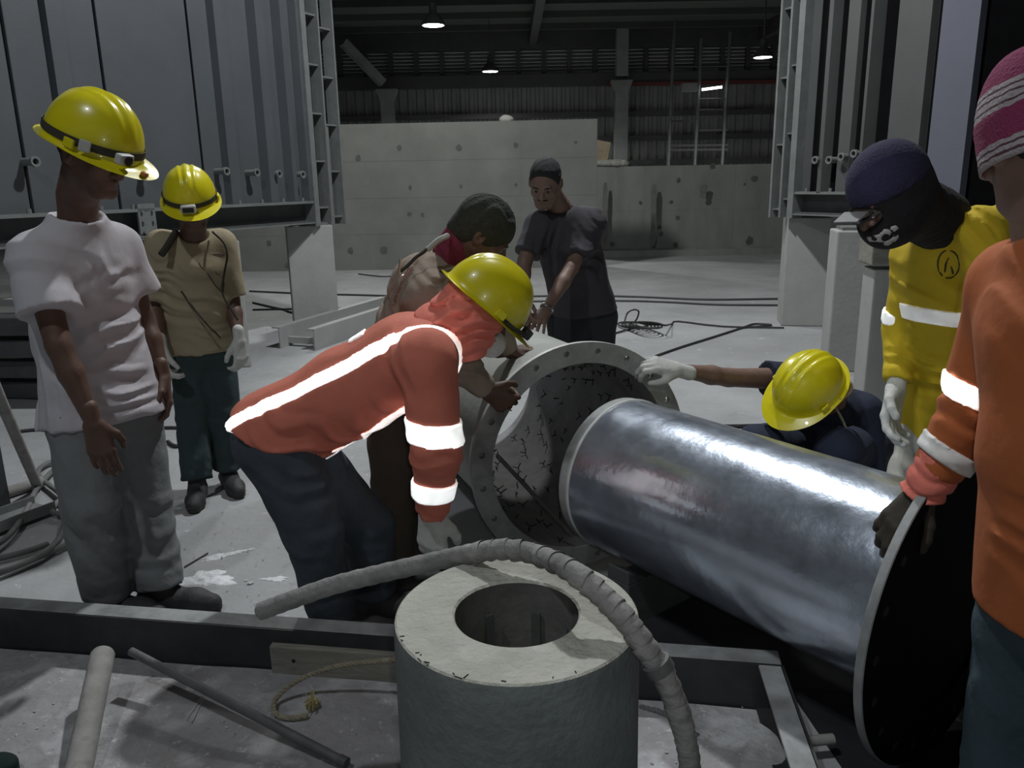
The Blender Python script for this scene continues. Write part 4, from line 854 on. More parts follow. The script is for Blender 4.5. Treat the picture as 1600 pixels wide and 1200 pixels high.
hs = [([(170, 700), (130, 705), (95, 725), (60, 760), (40, 800), (10, 840), (-40, 870)], 'grey hose running from the trousers of the man in white to the left edge'),
      ([(140, 712), (80, 722), (60, 742), (100, 780), (96, 835), (60, 868), (0, 890), (-50, 900)], 'grey hose curving round the steel offcut'),
      ([(130, 765), (95, 780), (82, 800), (110, 803), (135, 800)], 'small hose loop behind the trousers of the man in white'),
      ([(120, 845), (60, 870), (0, 895), (-60, 915)], 'straight grey hose nearest to the long channel'),
      ([(75, 850), (40, 862), (0, 872), (-50, 880)], 'thick hose end lying between the other hoses at left')]
for pts, lab in hs:
    tag(MB().tube(smooth_path([atz(u, v, .02+.004*i) for i, (u, v) in enumerate(pts)], 10), .013, 10).build('hose', 'gcable', None, True), lab, 'hose', 'hoses at the left edge')
# ------------------------------------------------------------------ people
def lerp(a, b, t): return np.array(a)*(1-t)+np.array(b)*t
def axes(fwd, up):
    y = nrm(fwd); z = np.array(up, float); z = nrm(z-y*(z@y)); x = np.cross(y, z); return np.stack([x, y, z])
def to_w(c, R, s, p): return np.array(c)+s*(np.array(p, float) @ R)
def head_field(c, R, s, neck, h=.0045, bald=False):
    f = Field(np.array(c)-.17*s-.02, np.array(c)+.17*s+.02, h); W = lambda *p: to_w(c, R, s, p)
    f.ell(W(0, -.012, .03), R, np.array((.074, .094, .086))*s, .02); f.ell(W(0, .028, -.03), R, np.array((.060, .060, .078))*s, .03)
    f.cap(W(-.02, .066, -.092), W(.02, .066, -.092), .018*s, k=.02)
    for q in (-1, 1):
        f.cap(W(q*.058, .0, -.045), W(q*.028, .058, -.088), .015*s, k=.025); f.ell(W(q*.040, .062, -.022), R, np.array((.022, .018, .02))*s, .02)
    f.cap(W(-.034, .080, .020), W(.034, .080, .020), .011*s, k=.015)
    for q in (-1, 1): f.cap(W(q*.032, .104, .002), W(q*.032, .104, .002), .017*s, k=.012, mode='s')
    for q in (-1, 1): f.cap(W(q*.031, .074, .002), W(q*.031, .074, .002), .0135*s, k=.004)
    f.cap(W(0, .084, .012), W(0, .106, -.026), .008*s, .0125*s, k=.010)
    for q in (-1, 1): f.cap(W(q*.013, .094, -.030), W(q*.012, .090, -.030), .0085*s, k=.006)
    f.cap(W(-.019, .080, -.053), W(0, .091, -.051), .0065*s, .008*s, k=.006); f.cap(W(.019, .080, -.053), W(0, .091, -.051), .0065*s, .008*s, k=.006)
    f.cap(W(-.017, .079, -.066), W(.017, .079, -.066), .0085*s, k=.006)
    f.cap(W(-.021, .091, -.0595), W(.021, .091, -.0595), .0022*s, k=.003, mode='s')
    for q in (-1, 1):
        f.ell(W(q*.079, -.008, -.004), R, np.array((.010, .021, .031))*s, .008); f.ell(W(q*.088, -.004, .0), R, np.array((.007, .011, .017))*s, .005, mode='s')
    f.cap(W(0, -.022, -.04), neck, .057*s, .060*s, k=.03)
    return f
def face_bits(root, c, R, s, brow=True, moustache=False):
    W = lambda *p: to_w(c, R, s, p)
    for q in (-1, 1):
        mb = MB(); e = W(q*.031, .0765, .002)
        def ball(m, c_, r, mi=0):
            vs = []; fs = []; n1, n2 = 12, 8
            for j in range(n2+1):
                for k in range(n1): a = 2*PI*k/n1; b = PI*j/n2; vs.append(np.array(c_)+r*V(math.sin(b)*math.cos(a), math.sin(b)*math.sin(a), math.cos(b)))
            for j in range(n2):
                for k in range(n1): fs.append((j*n1+k, j*n1+(k+1) % n1, (j+1)*n1+(k+1) % n1, (j+1)*n1+k))
            m.add(vs, fs, mi)
        ball(mb, e, .0125*s); o = mb.build('eye', 'eyewhite', root, True); mb2 = MB(); ball(mb2, e+R[1]*.0075*s, .0068*s); mb2.build('iris', 'hole', o, True)
        if brow: MB().tube([W(q*.014, .0905, .019), W(q*.032, .0905, .024), W(q*.048, .078, .020)], [.003*s, .0042*s, .002*s], 6).build('eyebrow', 'hair', root, True)
    if moustache: MB().tube([W(-.026, .084, -.050), W(-.012, .094, -.043), W(0, .0965, -.042), W(.012, .094, -.043), W(.026, .084, -.050)], [.002*s, .005*s, .0045*s, .005*s, .002*s], 6).build('moustache', 'hair', root, True)
def hand_field(wrist, d, palm, thumb, curl=(.35, .4, .3), s=1., h=.0034, spread=.06, tc=.5, grow=0., curls=None):
    """d: direction of the back of the hand, palm: the way the palm faces, thumb: the thumb's side"""
    d = nrm(d); palm = nrm(np.array(palm, float)-d*(np.array(palm)@d)); th = np.cross(d, palm); th = th if th@np.array(thumb, float) > 0 else -th; w_ = np.array(wrist, float)
    f = Field(w_-.22*s-.02, w_+.22*s+.02, h); g = grow
    Q = lambda a, b, c: w_+s*(a*d+b*th+c*palm)
    f.cap(Q(-.05, 0, 0), Q(.0, 0, 0), .025*s+g, .023*s+g, k=.02)
    base = [(.088, .029), (.092, .0095), (.088, -.0095), (.079, -.028)]; ln = [(.041, .025, .021), (.046, .029, .022), (.042, .027, .021), (.032, .020, .018)]
    for i, (L, o) in enumerate(base): f.cap(Q(.008, o*.55, 0), Q(L, o, -.002+.002*abs(i-1.3)), .0145*s+g, .0105*s+g, k=.016)
    f.ell(Q(.045, .022, .010), np.stack([th, d, palm]), np.array((.016, .03, .012))*s+g, .012)
    for i, (L, o) in enumerate(base):
        p = Q(L, o, -.001); a = 0.; fan = (1.3-i)*spread; dd = nrm(d+th*fan); r = (.0092, .0095, .009, .008)[i]*s+g; cu = curls[i] if curls is not None else curl
        for j in range(3):
            a += cu[j]; v = nrm(math.cos(a)*dd+math.sin(a)*palm); q = p+v*ln[i][j]*s; r2 = r*.92; f.cap(p, q, r, r2, k=.0045 if j else .008); p, r = q, r2
    p = Q(.018, .022, .006); v = nrm(d*.75+th*.75+palm*.25); q = p+v*.040*s; f.cap(p, q, .0145*s+g, .0115*s+g, k=.014)
    v2 = nrm(d*.9+th*(.5-tc*.5)+palm*(.2+tc*.6)); q2 = q+v2*.032*s; f.cap(q, q2, .0108*s+g, .0098*s+g, k=.005)
    v3 = nrm(d*.9+th*(.25-tc*.8)+palm*(.25+tc*.8)); f.cap(q2, q2+v3*.026*s, .0098*s+g, .0082*s+g, k=.004)
    return f
def body(root, J, skin='skin', s=1., girth=1., head=True, hands=None, head_s=1., armr=1.):
    """one continuous skin surface: trunk, limbs, head and hands"""
    P = np.array([J[k] for k in J if isinstance(J[k], np.ndarray) and J[k].shape == (3,) and k not in ('side', 'face', 'up')])
    f = Field(P.min(0)-.2, P.max(0)+.2, .011); g = girth
    sd = nrm(J['shL']-J['shR']); hd = nrm(J['hipL']-J['hipR']); mid = J.get('waist', lerp(J['pel'], J['chest'], .5))
    f.tor(J['pel'], mid, hd, (.150*g, .105*g), (.135*g, .098*g), .05); f.tor(mid, J['chest'], sd, (.135*g, .098*g), (.155*g, .108*g), .05)
    f.cap(J['shR'], J['shL'], .052*g, k=.05); f.cap(J['chest'], J['neck'], .07, .056, k=.05); f.cap(J['neck'], J['head'], .053, .055, k=.03)
    for a in 'RL':
        f.cap(J['sh'+a], J['el'+a], .049*armr, .038*armr, k=.03); f.cap(J['el'+a], lerp(J['el'+a], J['wr'+a], .35), .037*armr, .039*armr, k=.015); f.cap(lerp(J['el'+a], J['wr'+a], .35), J['wr'+a], .039*armr, .0245, k=.015)
        f.cap(J['hip'+a], J['kn'+a], .080, .054, k=.03); f.cap(J['kn'+a], lerp(J['kn'+a], J['an'+a], .35), .052, .053, k=.02); f.cap(lerp(J['kn'+a], J['an'+a], .35), J['an'+a], .053, .036, k=.02)
    parts = [f.nets()]
    R = axes(J['face'], J['up'])
    if head: parts.append(head_field(J['head'], R, head_s, J['neck']).nets())
    if hands:
        for h in hands: parts.append(hand_field(**h).nets())
    v, q = join_nets(parts); return put('body', v, q, skin, root)
def shirt(root, J, m, loose=.02, sleeve=.65, hem=None, folds=(), neck=.062, name='shirt', h=.0075, drop=.10, flare=0., girth=1., sl_r=(.060, .055), fr=(.050, .042), rough=.0016, seed=1, collar_v=None, armsR=True, armsL=True, depth=1., sleeveL=None):
    P = np.array([J[k] for k in ('pel', 'chest', 'neck', 'shR', 'shL', 'elR', 'elL', 'wrR', 'wrL')]); down = nrm(J['pel']-J['chest'])
    f = Field(np.minimum(P.min(0), J['pel']+down*drop)-.22, P.max(0)+.17, h); g = girth; l = loose
    sd = nrm(J['shL']-J['shR']); hd = nrm(J['hipL']-J['hipR']); mid = J.get('waist', lerp(J['pel'], J['chest'], .5)); dd = (hem[0] if hem else J['pel']+down*drop)
    f.tor(mid, lerp(J['pel'], J['pel']+down*drop, 1.), hd, (.142*g+l, (.105*g+l)*depth), (.165*g+l+flare, (.115*g+l+flare)*depth), .05)
    f.tor(mid, J['chest'], sd, (.142*g+l, (.105*g+l)*depth), (.165*g+l, (.115*g+l)*depth), .05)
    f.cap(lerp(J['shR'], J['shL'], .06), lerp(J['shR'], J['shL'], .94), .055*g+l*.6, k=.06); f.cap(J['chest'], lerp(J['chest'], J['neck'], .62), .085+l, .070, k=.05)
    for a in 'RL': f.cap(lerp(J['neck'], J['chest'], .30), lerp(J['sh'+a], J['chest'], .10), .046, .056+l*.4, k=.06)
    hp, hn = hem if hem else (J['pel']+down*(drop-.02), down); f.cut(hp, hn); tors = f.D.copy()
    for a, on in (('R', armsR), ('L', armsL)):
        if not on: continue
        sleeve = sleeveL if (a == 'L' and sleeveL) else sleeve
        if sleeve <= 1: f.cap(J['sh'+a], lerp(J['sh'+a], J['el'+a], sleeve), sl_r[0]+l*.5, sl_r[1]+l*.9, k=.04, flat=True)
        else:
            f.cap(J['sh'+a], J['el'+a], sl_r[0]+l*.5, sl_r[1]+l*.3, k=.04); e = lerp(J['el'+a], J['wr'+a], min(sleeve-1, 1.)); f.cap(J['el'+a], e, fr[0]+l*.3, fr[1]+l*.1, k=.02, flat=True)
    for fo in folds: f.fold(*fo)
    f.rough(rough, .13, seed); t_ = f.copy(tors)
    for fo in folds: t_.fold(*fo)
    t_.rough(rough, .13, seed)
    nd = nrm(J['head']-J['neck']); f.cap(J['neck']-nd*.02, J['neck']+nd*.3, neck, neck+.02, k=.01, mode='s')
    if collar_v is not None: f.cap(J['neck']+nd*.03, J['neck']+np.array(collar_v), .045, .03, k=.015, mode='s')
    o = f.mesh(name, m, root); return o, f, t_
def trousers(root, J, m, loose=.02, name='trousers', h=.0085, length=.97, folds=(), rough=.002, top=.09, bottom=.075, knee=.078, thigh=.095, seed=3, girth=1., cdir=None):
    P = np.array([J[k] for k in ('pel', 'hipR', 'hipL', 'knR', 'knL', 'anR', 'anL')]); f = Field(P.min(0)-.2, P.max(0)+.2, h); l = loose; g = girth
    hd = nrm(J['hipL']-J['hipR']); upd = nrm(J.get('waist', J['chest'])-J['pel'])
    f.tor(J['pel']-upd*.05, J['pel']+upd*(top+.04), hd, (.160*g+l, .120*g+l), (.148*g+l, .105*g+l), .05)
    for a in 'RL':
        f.cap(J['hip'+a], J['kn'+a], thigh+l*.8, knee+l*.7, k=.05); f.cap(J['kn'+a], lerp(J['kn'+a], J['an'+a], length), knee+l*.6, bottom+l*.4, k=.014, flat=True)
    f.cut(J['pel']+upd*top, upd if cdir is None else cdir)
    for a in 'RL':
        ax = nrm(J['kn'+a]-J['an'+a]); f.fold(J['kn'+a], .15, ax+V(.5, .2, 0), .075, .0035, 1.); f.fold(lerp(J['kn'+a], J['an'+a], .85), .12, ax+V(.3, .4, .1), .06, .0045, 2.); f.fold(J['hip'+a], .17, ax+V(.9, 0, .3), .08, .0035, .5); f.fold(lerp(J['kn'+a], J['hip'+a], .5), .2, V(.9, .5, .25), .10, .004, .5)
    for fo in folds: f.fold(*fo)
    f.rough(rough, .13, seed); return f.mesh(name, m, root), f
def shoe(root, ankle, toe, m='shoe', s=1.):
    a = np.array(ankle, float); t = nrm(np.array(toe)*V(1, 1, 0)); zz = max(a[2], .07); heel = V(a[0], a[1], 0)-t*.045*s+V(0, 0, .045); ball = heel+t*.17*s+V(0, 0, -.008); tip = heel+t*.225*s+V(0, 0, -.012)
    f = Field(np.minimum(heel, tip)-.1, np.maximum(np.maximum(heel, tip), a)+.1, .007); f.cap(heel, ball, .041*s, .044*s, k=.02); f.cap(ball, tip, .044*s, .034*s, k=.02); f.cap(V(a[0], a[1], zz+.01), lerp(heel, ball, .45), .043*s, .038*s, k=.03); f.cut((0, 0, .014), (0, 0, -1))
    o = f.mesh('shoe', m, root)
    f = Field(np.minimum(heel, tip)-.1, np.maximum(heel, tip)+.1, .007); f.cap(heel, ball, .045*s, .048*s, k=.02); f.cap(ball, tip, .048*s, .038*s, k=.02); f.cut((0, 0, .018), (0, 0, 1)); f.cut((0, 0, .0), (0, 0, -1)); f.mesh('sole', 'strap', o, 0)
    return o
def tape(root, f, p, n, half, m='tape', off=.004, extra=None, name='reflective_stripe'):
    g = f.slab(p, n, half, off, extra); return g.mesh(name, m, root, 0)
def hard_hat(root, c, R, s=1., tilt=0., strap=None, lampc=None, goggle=False):
    if tilt:
        ct, st = math.cos(tilt), math.sin(tilt); R = np.stack([R[0], R[1]*ct+R[2]*st, R[2]*ct-R[1]*st])
    W = lambda p: to_w(c, R, s, p); z0 = .030; na, npz = 96, 26; vs = []; fs = []
    def base(a):   # a=0 is the front
        return .109*math.sin(a), (.132 if math.cos(a) > 0 else .134)*math.cos(a)-.006
    rows = []
    for j in range(npz+1):
        b = (PI/2)*j/npz; cz = math.sin(b); cr = max(0, math.cos(b))**.86; row = []
        for k in range(na):
            a = 2*PI*k/na; x, y = base(a); x *= cr; y = y*cr; z = z0+.132*cz
            rid = 0
            if abs(y) < .125: fade = min(1, max(0, (z-z0-.035)/.03)); rid = .0055*math.exp(-(x/.011)**2)*fade+.0035*math.exp(-((abs(x)-.030)/.007)**2)*fade-.0020*math.exp(-((abs(x)-.019)/.005)**2)*fade
            row.append(W((x, y, z+rid+.004*max(0, -math.cos(a))*0)))
        rows.append(row)
    rows = rows[::-1]     # top -> base
    for q, (o, dz) in enumerate(((.003, -.008), (.006, -.012), (.5, -.014), (1., -.017))):
        row = []
        for k in range(na):
            a = 2*PI*k/na; x, y = base(a); fr = max(0, math.cos(a))**1.6; bk = max(0, -math.cos(a))**3
            if q < 2: e = o
            else: e = .006+(.010+.044*fr+.006*bk)*o
            nx, ny = math.sin(a), math.cos(a); L = math.hypot(x, y); ux, uy = nx, ny
            row.append(W((x+ux*e*(1-.3*fr), y+uy*e, z0+dz-.010*fr*(o if q > 1 else 0)+.006*(1-fr)*(q > 1)*o*.6)))
        rows.append(row)
    rows.append([W((base(2*PI*k/na)[0]*.93, base(2*PI*k/na)[1]*.93, z0-.012)) for k in range(na)])
    n2 = 10
    for j in range(1, n2+1):
        b = (PI/2)*j/n2; rows.append([W((base(2*PI*k/na)[0]*.93*math.cos(b), base(2*PI*k/na)[1]*.93*math.cos(b), z0-.010+.132*math.sin(b))) for k in range(na)])
    vs = [p for r_ in rows for p in r_]
    for j in range(len(rows)-1):
        for k in range(na): fs.append((j*na+k, j*na+(k+1) % na, (j+1)*na+(k+1) % na, (j+1)*na+k))
    # the inner layers stay above the head, so the last rings are only a lining
    hat = MB().add(vs, fs).build('hard_hat', 'helmet', root, True)
    me = hat.data; me.polygons.foreach_set('use_smooth', [True]*len(me.polygons))
    for q in (-1, 1):   # lugs at the rim
        MB().obox(W((q*.112, .03, z0+.004)), R[0], R[1], R[2], .004*s, .016*s, .012*s).build('rim_lug', 'helmet', hat, bevel=.003)
    if strap:
        ring = [W((base(2*PI*k/48)[0]*1.035, base(2*PI*k/48)[1]*1.035, z0+.012)) for k in range(48)]; q = MB(); n = 48; vs = []; 
        for k in range(n): p = ring[k]; out = nrm(p-W((0, 0, z0+.012))); vs += [p-R[2]*.010*s, p+R[2]*.010*s, p+R[2]*.010*s-out*.003, p-R[2]*.010*s-out*.003]
        q.add(vs, [(4*k+i, 4*((k+1) % n)+i, 4*((k+1) % n)+(i+1) % 4, 4*k+(i+1) % 4) for k in range(n) for i in range(4)]); q.build('lamp_strap', strap, hat, True)
    if lampc:
        ang = lampc; x, y = base(ang); ctr = W((x*1.06, y*1.06, z0+.010)); out = nrm(np.array((math.sin(ang), math.cos(ang), 0)) @ R); tg = np.cross(R[2], out)
        o = MB().obox(ctr+out*.012*s, tg, R[2], out, .030*s, .017*s, .014*s).build('headlamp', 'lampbody', hat, bevel=.006)
        MB().obox(ctr+out*.026*s, tg, R[2], out, .022*s, .011*s, .002*s).build('lamp_glass', 'lens', o, bevel=.002)
    return hat
def hair(root, c, R, s, m='hair', name='hair', grow=.006, low=-.02, frontz=.055):
    f = Field(np.array(c)-.16*s, np.array(c)+.16*s, .005); W = lambda *p: to_w(c, R, s, p)
    f.ell(W(0, -.014, .032), R, np.array((.075, .095, .087))*s+grow, .02); f.cap(W(0, -.035, -.01), W(0, -.04, -.05), .055*s, .045*s, k=.03)
    f.rough(.0012, .03, 4); nn = nrm(R[1]*.86-R[2]*.50); f.cut(W(0, .062, frontz), nn); f.cut(W(0, 0, low-.05), -R[2])
    return f.mesh(name, m, root)
def ring_tube(root, name, m, c, ax, r, t, squash=1.):
    return MB().lathe(c, ax, [(r-t, -t*1.6), (r+t*.6, -t*1.6), (r+t, 0), (r+t*.6, t*1.6), (r-t, t*1.6)], 24, close=True).build(name, m, root, True)
def mk(J):
    bl = lambda a, b: round(float(np.linalg.norm(J[a]-J[b])), 2)
    if False: print({k: bl(*k.split('-')) for k in ()})
    print('BONES', {f'{a}-{b}': bl(a, b) for a, b in (('shR','elR'),('elR','wrR'),('shL','elL'),('elL','wrL'),('hipR','knR'),('knR','anR'),('hipL','knL'),('knL','anL'),('shR','shL'),('pel','chest'),('chest','neck'),('neck','head'))}, 'pel z', round(float(J['pel'][2]), 2), 'head z', round(float(J['head'][2]), 2), 'an z', round(float(J['anR'][2]), 2), round(float(J['anL'][2]), 2))
    return J
def gnd(u, v, z=.09): return atz(u, v, z)
def person(J, label):
    g_ = (J['anR']+J['anL'])/2; return empty('person', (g_[0], g_[1], 0), label, 'person')

# --- 1: man in the white T-shirt, profile, left
J = mk(dict(head=at(146, 240, 2.50), neck=at(122, 306, 2.60), chest=at(122, 420, 2.66), waist=at(138, 520, 2.68), pel=at(160, 612, 2.68),
    shR=at(54, 405, 2.52), shL=at(184, 386, 2.80), elR=at(92, 540, 2.44), wrR=at(146, 662, 2.42), elL=at(225, 500, 2.86), wrL=at(256, 590, 2.78),
    hipR=at(130, 655, 2.60), hipL=at(200, 650, 2.74), knR=at(142, 790, 2.54), knL=at(226, 790, 2.70), anR=gnd(168, 928), anL=gnd(250, 916), face=V(.86, -.32, -.40), up=V(.35, -.1, .9)))
r = person(J, 'man in a white T-shirt and yellow hard hat at far left, looking down')
body(r, J, 'skin', head_s=1.04, hands=[dict(wrist=J['wrR'], d=V(.14, -.02, -1), palm=V(-.3, .95, .1), thumb=V(.9, .3, 0), curl=(.2, .4, .35), s=1.08, spread=.02), dict(wrist=J['wrL'], d=V(.15, -.1, -1), palm=V(-.8, -.3, 0), thumb=V(.6, -.8, 0), curl=(.45, .5, .4), s=1.)])
hp = at(150, 655, 2.66)
sh, f, tf = shirt(r, J, 'white', loose=.022, sleeve=.62, hem=(hp, nrm(V(.06, -.05, -1))), drop=.16, flare=.045, sl_r=(.058, .074), neck=.088, girth=1.04, collar_v=V(.09, -.12, -.06),
    folds=[(at(200, 500, 2.62), .22, V(.5, 0, -.8), .075, .009, 0.), (at(150, 560, 2.5), .25, V(.6, 0, .8), .11, .007, 1.), (at(70, 620, 2.55), .2, V(1, 0, .2), .08, .008, 2.), (at(205, 620, 2.6), .16, V(.3, 0, 1), .05, .008, .4), (at(190, 420, 2.6), .14, V(.9, 0, .5), .05, .006, 1.4), (J['shR'], .2, V(.3, .2, 1), .09, .004, 0.)])
trousers(r, J, 'greypants', loose=.022, length=1.0, bottom=.076, knee=.080, thigh=.098, top=-.01, girth=1.0, folds=[(at(160, 820, 2.5), .3, V(.95, .2, .3), .13, .007, 0.), (at(235, 850, 2.6), .22, V(.6, 0, 1), .09, .006, 1.)])
for a, t in (('R', V(1, -.25, 0)), ('L', V(1, -.15, 0))): shoe(r, J['an'+a], t, s=1.08)
R = axes(J['face'], J['up']); hat = hard_hat(r, J['head'], R, 1.13, .0, 'strap', None)
W = lambda *p: to_w(J['head'], R, 1.13, p)
o = MB().obox(W(.045, .142, .040), R[0], R[1], R[2], .026, .012, .015).build('headlamp', 'lampbody', hat, bevel=.005); MB().lathe(W(.045, .155, .040), R[1], [(.014, 0), (.014, .004), (0, .004)], 16).build('lamp_glass', 'lens', o)
MB().lathe(W(-.0, .172, .010), R[2], [(.012, 0), (.010, .010), (0, .012)], 14).build('amber_badge', 'amber', hat, True)
MB().obox(W(.102, .07, .042), nrm(R[0]*.85+R[1]*.5), nrm(R[1]*.85-R[0]*.5), R[2], .004, .016, .017).build('strap_buckle', 'lampbody', hat, bevel=.003)
hair(r, J['head'], R, 1.04, frontz=.06); face_bits(r, J['head'], R, 1.04)

# --- 2: man in tan T-shirt behind him
J = mk(dict(head=at(299, 318, 3.72), neck=at(303, 368, 3.82), chest=at(303, 420, 3.85), waist=at(308, 475, 3.87), pel=at(316, 528, 3.88),
    shR=at(252, 385, 3.80), shL=at(346, 382, 3.92), elR=at(240, 472, 3.80), wrR=at(253, 545, 3.68), elL=at(362, 468, 3.92), wrL=at(374, 532, 3.80),
    hipR=at(296, 550, 3.86), hipL=at(338, 550, 3.92), knR=at(300, 650, 3.80), knL=at(350, 645, 3.88), anR=gnd(308, 752), anL=gnd(356, 735), face=V(.35, -.85, -.38), up=V(.05, -.3, 1)))
r = person(J, 'man in a tan T-shirt and yellow hard hat, standing behind the man in white')
body(r, J, 'skin', head_s=.98, hands=None, girth=.95)
for w_, d, t in ((J['wrR'], V(.1, -.1, -1), V(.5, -.8, 0)), (J['wrL'], V(.05, -.1, -1), V(-.5, -.8, 0))): hand_field(w_, d, V(.8 if t[0] > 0 else -.8, .5, 0), t, (.5, .7, .5), 1., .0045, grow=.0025).mesh('glove', 'glove', r)
sh, f, tf = shirt(r, J, 'khaki', loose=.015, sleeve=.95, drop=.10, flare=.015, hem=(at(316, 548, 3.88), nrm(V(.02, 0, -1))), sl_r=(.062, .060), girth=.98, folds=[(at(300, 480, 3.75), .25, V(.5, 0, .85), .10, .006, 0.), (J['elR'], .14, V(.2, 0, 1), .045, .008, 1.), (at(330, 530, 3.8), .14, V(.2, 0, 1), .05, .005, 2.), (at(255, 430, 3.75), .14, V(.4, 0, 1), .05, .006, 0.)])
trousers(r, J, 'denim_g', loose=.010, length=.97, top=.01, bottom=.070, knee=.072, thigh=.088)
for a, t in (('R', V(.25, -1, 0)), ('L', V(.55, -.85, 0))): shoe(r, J['an'+a], t)
R = axes(J['face'], J['up']); hat = hard_hat(r, J['head'], R, 1.04, .0, 'strap', .12); hair(r, J['head'], R, .98); face_bits(r, J['head'], R, .98)
# dark shoulder patch, a cord across the chest, the drawn print
MB().tube(smooth_path([at(252, 398, 3.66), at(262, 384, 3.70), at(275, 362, 3.78)], 6), [.016]*13, 8).build('shoulder_strap', 'strap', r, True)
MB().tube(smooth_path([at(283, 455, 3.70), at(300, 478, 3.68), at(322, 505, 3.69), at(345, 528, 3.74)], 6), .0045, 6).build('cord', 'strap', r, True)
MB().tube(smooth_path([at(332, 362, 3.82), at(350, 380, 3.78), at(355, 400, 3.76), at(350, 430, 3.76), at(348, 460, 3.76), at(372, 500, 3.78)], 6), .005, 6).build('cord', 'strap', r, True)
f2 = tf
lp = [(306, 402), (322, 398), (340, 397), (352, 396), (341, 404), (334, 418), (338, 428), (346, 430), (350, 442), (349, 458), (336, 446), (326, 430), (314, 417), (306, 402)]
def snap_path(path, f, Y0, off=.003):
    """carry a drawn line onto the cloth surface along the view of the page it was drawn on"""
    out = []
    for u, v in path:
        best = None
        for Y in np.arange(Y0-.22, Y0+.12, .006):
            p = at(u, v, Y); i = np.round((p-f.lo)/f.h).astype(int)
            if (i < 0).any() or (i >= f.D.shape).any(): continue
            if f.D[tuple(i)] < off: best = p; break
        out.append(best if best is not None else at(u, v, Y0-.1))
    return out
MB().tube(snap_path(lp, f, 3.8), .0028, 5).build('chest_print', 'strap', r, True)

# --- 3: man in the orange coat bending over, centre
J = mk(dict(head=at(752, 484, 2.46), neck=at(702, 512, 2.44), chest=at(640, 560, 2.44), waist=at(545, 612, 2.46), pel=at(452, 668, 2.48),
    shR=at(668, 562, 2.24), shL=at(690, 530, 2.62), elR=at(682, 706, 2.22), wrR=at(674, 812, 2.30), elL=at(672, 650, 2.66), wrL=at(664, 730, 2.70),
    hipR=at(440, 704, 2.39), hipL=at(458, 698, 2.55), knR=at(490, 832, 2.36), knL=at(575, 825, 2.56), anR=at(522, 985, 2.40), anL=at(588, 975, 2.56), face=V(.70, .12, -.62), up=V(.62, .05, .75)))
for a in ('anR', 'anL'): J[a][2] = .09
r = person(J, 'man in an orange coat with bright reflective stripes, bending over in the centre')
body(r, J, 'skin', head_s=.98, hands=None)
shell, f, tf = shirt(r, J, 'orange', loose=.030, sleeve=1.86, drop=.05, flare=.01, sl_r=(.066, .068), fr=(.062, .050), girth=1.02, name='coat', neck=.07, depth=.98,
    hem=(at(444, 716, 2.36), nrm(V(-.55, 0, -.83))),
    folds=[(at(450, 720, 2.3), .22, V(.35, 0, 1), .07, .009, 0.), (at(560, 690, 2.3), .22, V(.8, 0, .5), .09, .006, 1.), (J['elR'], .13, V(.1, 0, 1), .05, .005, 1.), (J['wrR'], .10, V(0, 0, 1), .03, .006, 0.), (J['shR']+V(-.08, 0, 0), .16, V(1, 0, .3), .08, .005, 0.)], rough=.0022)
side = nrm(J['shR']-J['shL']); tax = nrm(J['chest']-J['pel'])
bk = at(545, 590, 2.36)
tn = nrm(np.cross(at(700, 520, 2.30)-at(395, 668, 2.36), V(-.1, -.55, .82)))
cutx = (J['pel']+(J['pel']-J['chest'])*.0, -tax)
tape(shell, tf, at(548, 588, 2.33), tn, .024, 'tape', .005, extra=[(J['chest']+tax*.32, tax)])
tn2 = nrm(np.cross(at(700, 600, 2.2)-at(545, 702, 2.3), V(0, -1, .0))); 
tape(shell, tf, at(610, 668, 2.25), tn2, .018, 'tape', .005, extra=[(at(555, 690, 2.3), V(-1, 0, 0)), (J['chest'], V(0, 1, 0))], name='chest_stripe')
tape(shell, tf, at(517, 715, 2.3), V(1, 0, .15), .016, 'tape', .005, extra=[(at(517, 716, 2.3), V(0, 0, 1)), (J['pel'], V(0, 1, 0))], name='pocket_stripe')
arm = Field(np.minimum(np.minimum(J['shR'], J['elR']), J['wrR'])-.15, np.maximum(np.maximum(J['shR'], J['elR']), J['wrR'])+.15, .0075)
arm.cap(J['shR'], J['elR'], .081, .077, k=.04); arm.cap(J['elR'], J['wrR'], .071, .053, k=.02); arm.fold(J['elR'], .13, V(.1, 0, 1), .05, .005, 1.); arm.rough(.0022, .13, 1)
tape(shell, arm, at(672, 668, 2.24), nrm(V(.10, 0, 1)), .033, 'tape', .006, name='arm_stripe'); tape(shell, arm, at(672, 763, 2.26), nrm(V(.06, 0, 1)), .032, 'tape', .006, name='arm_stripe')
tape(shell, tf, at(556, 527, 2.42), nrm(V(.85, .0, .35)), .030, 'tape_dim', .005, extra=[(at(556, 540, 2.42), V(.2, -.8, -.7)), (at(556, 516, 2.46), V(-.2, .9, .4))], name='back_label')
trousers(r, J, 'denim_dk', loose=.012, length=.97, top=.05, cdir=nrm(V(.35, 0, 1)), bottom=.072, knee=.086, thigh=.106, girth=1.02, folds=[(at(500, 760, 2.3), .2, V(.3, 0, 1), .08, .006, 0.)])
for a, t in (('R', V(1, .15, 0)), ('L', V(1, .1, 0))): shoe(r, J['an'+a], t)
hand_field(J['wrR']+V(0, 0, .02), V(-.02, .05, -1), V(.3, .9, 0), V(.9, -.3, 0), (.35, .4, .3), 1.18, .004, grow=.005).mesh('glove', 'glove', r)
hand_field(J['wrL'], V(0, .05, -1), V(.3, -.9, 0), V(.9, .3, 0), (.35, .4, .3), 1., .0045, grow=.003).mesh('glove', 'glove', r)
R = axes(J['face'], J['up']); W = lambda *p: to_w(J['head'], R, 1., p); hat = hard_hat(r, J['head'], R, 1.06, .0, None)
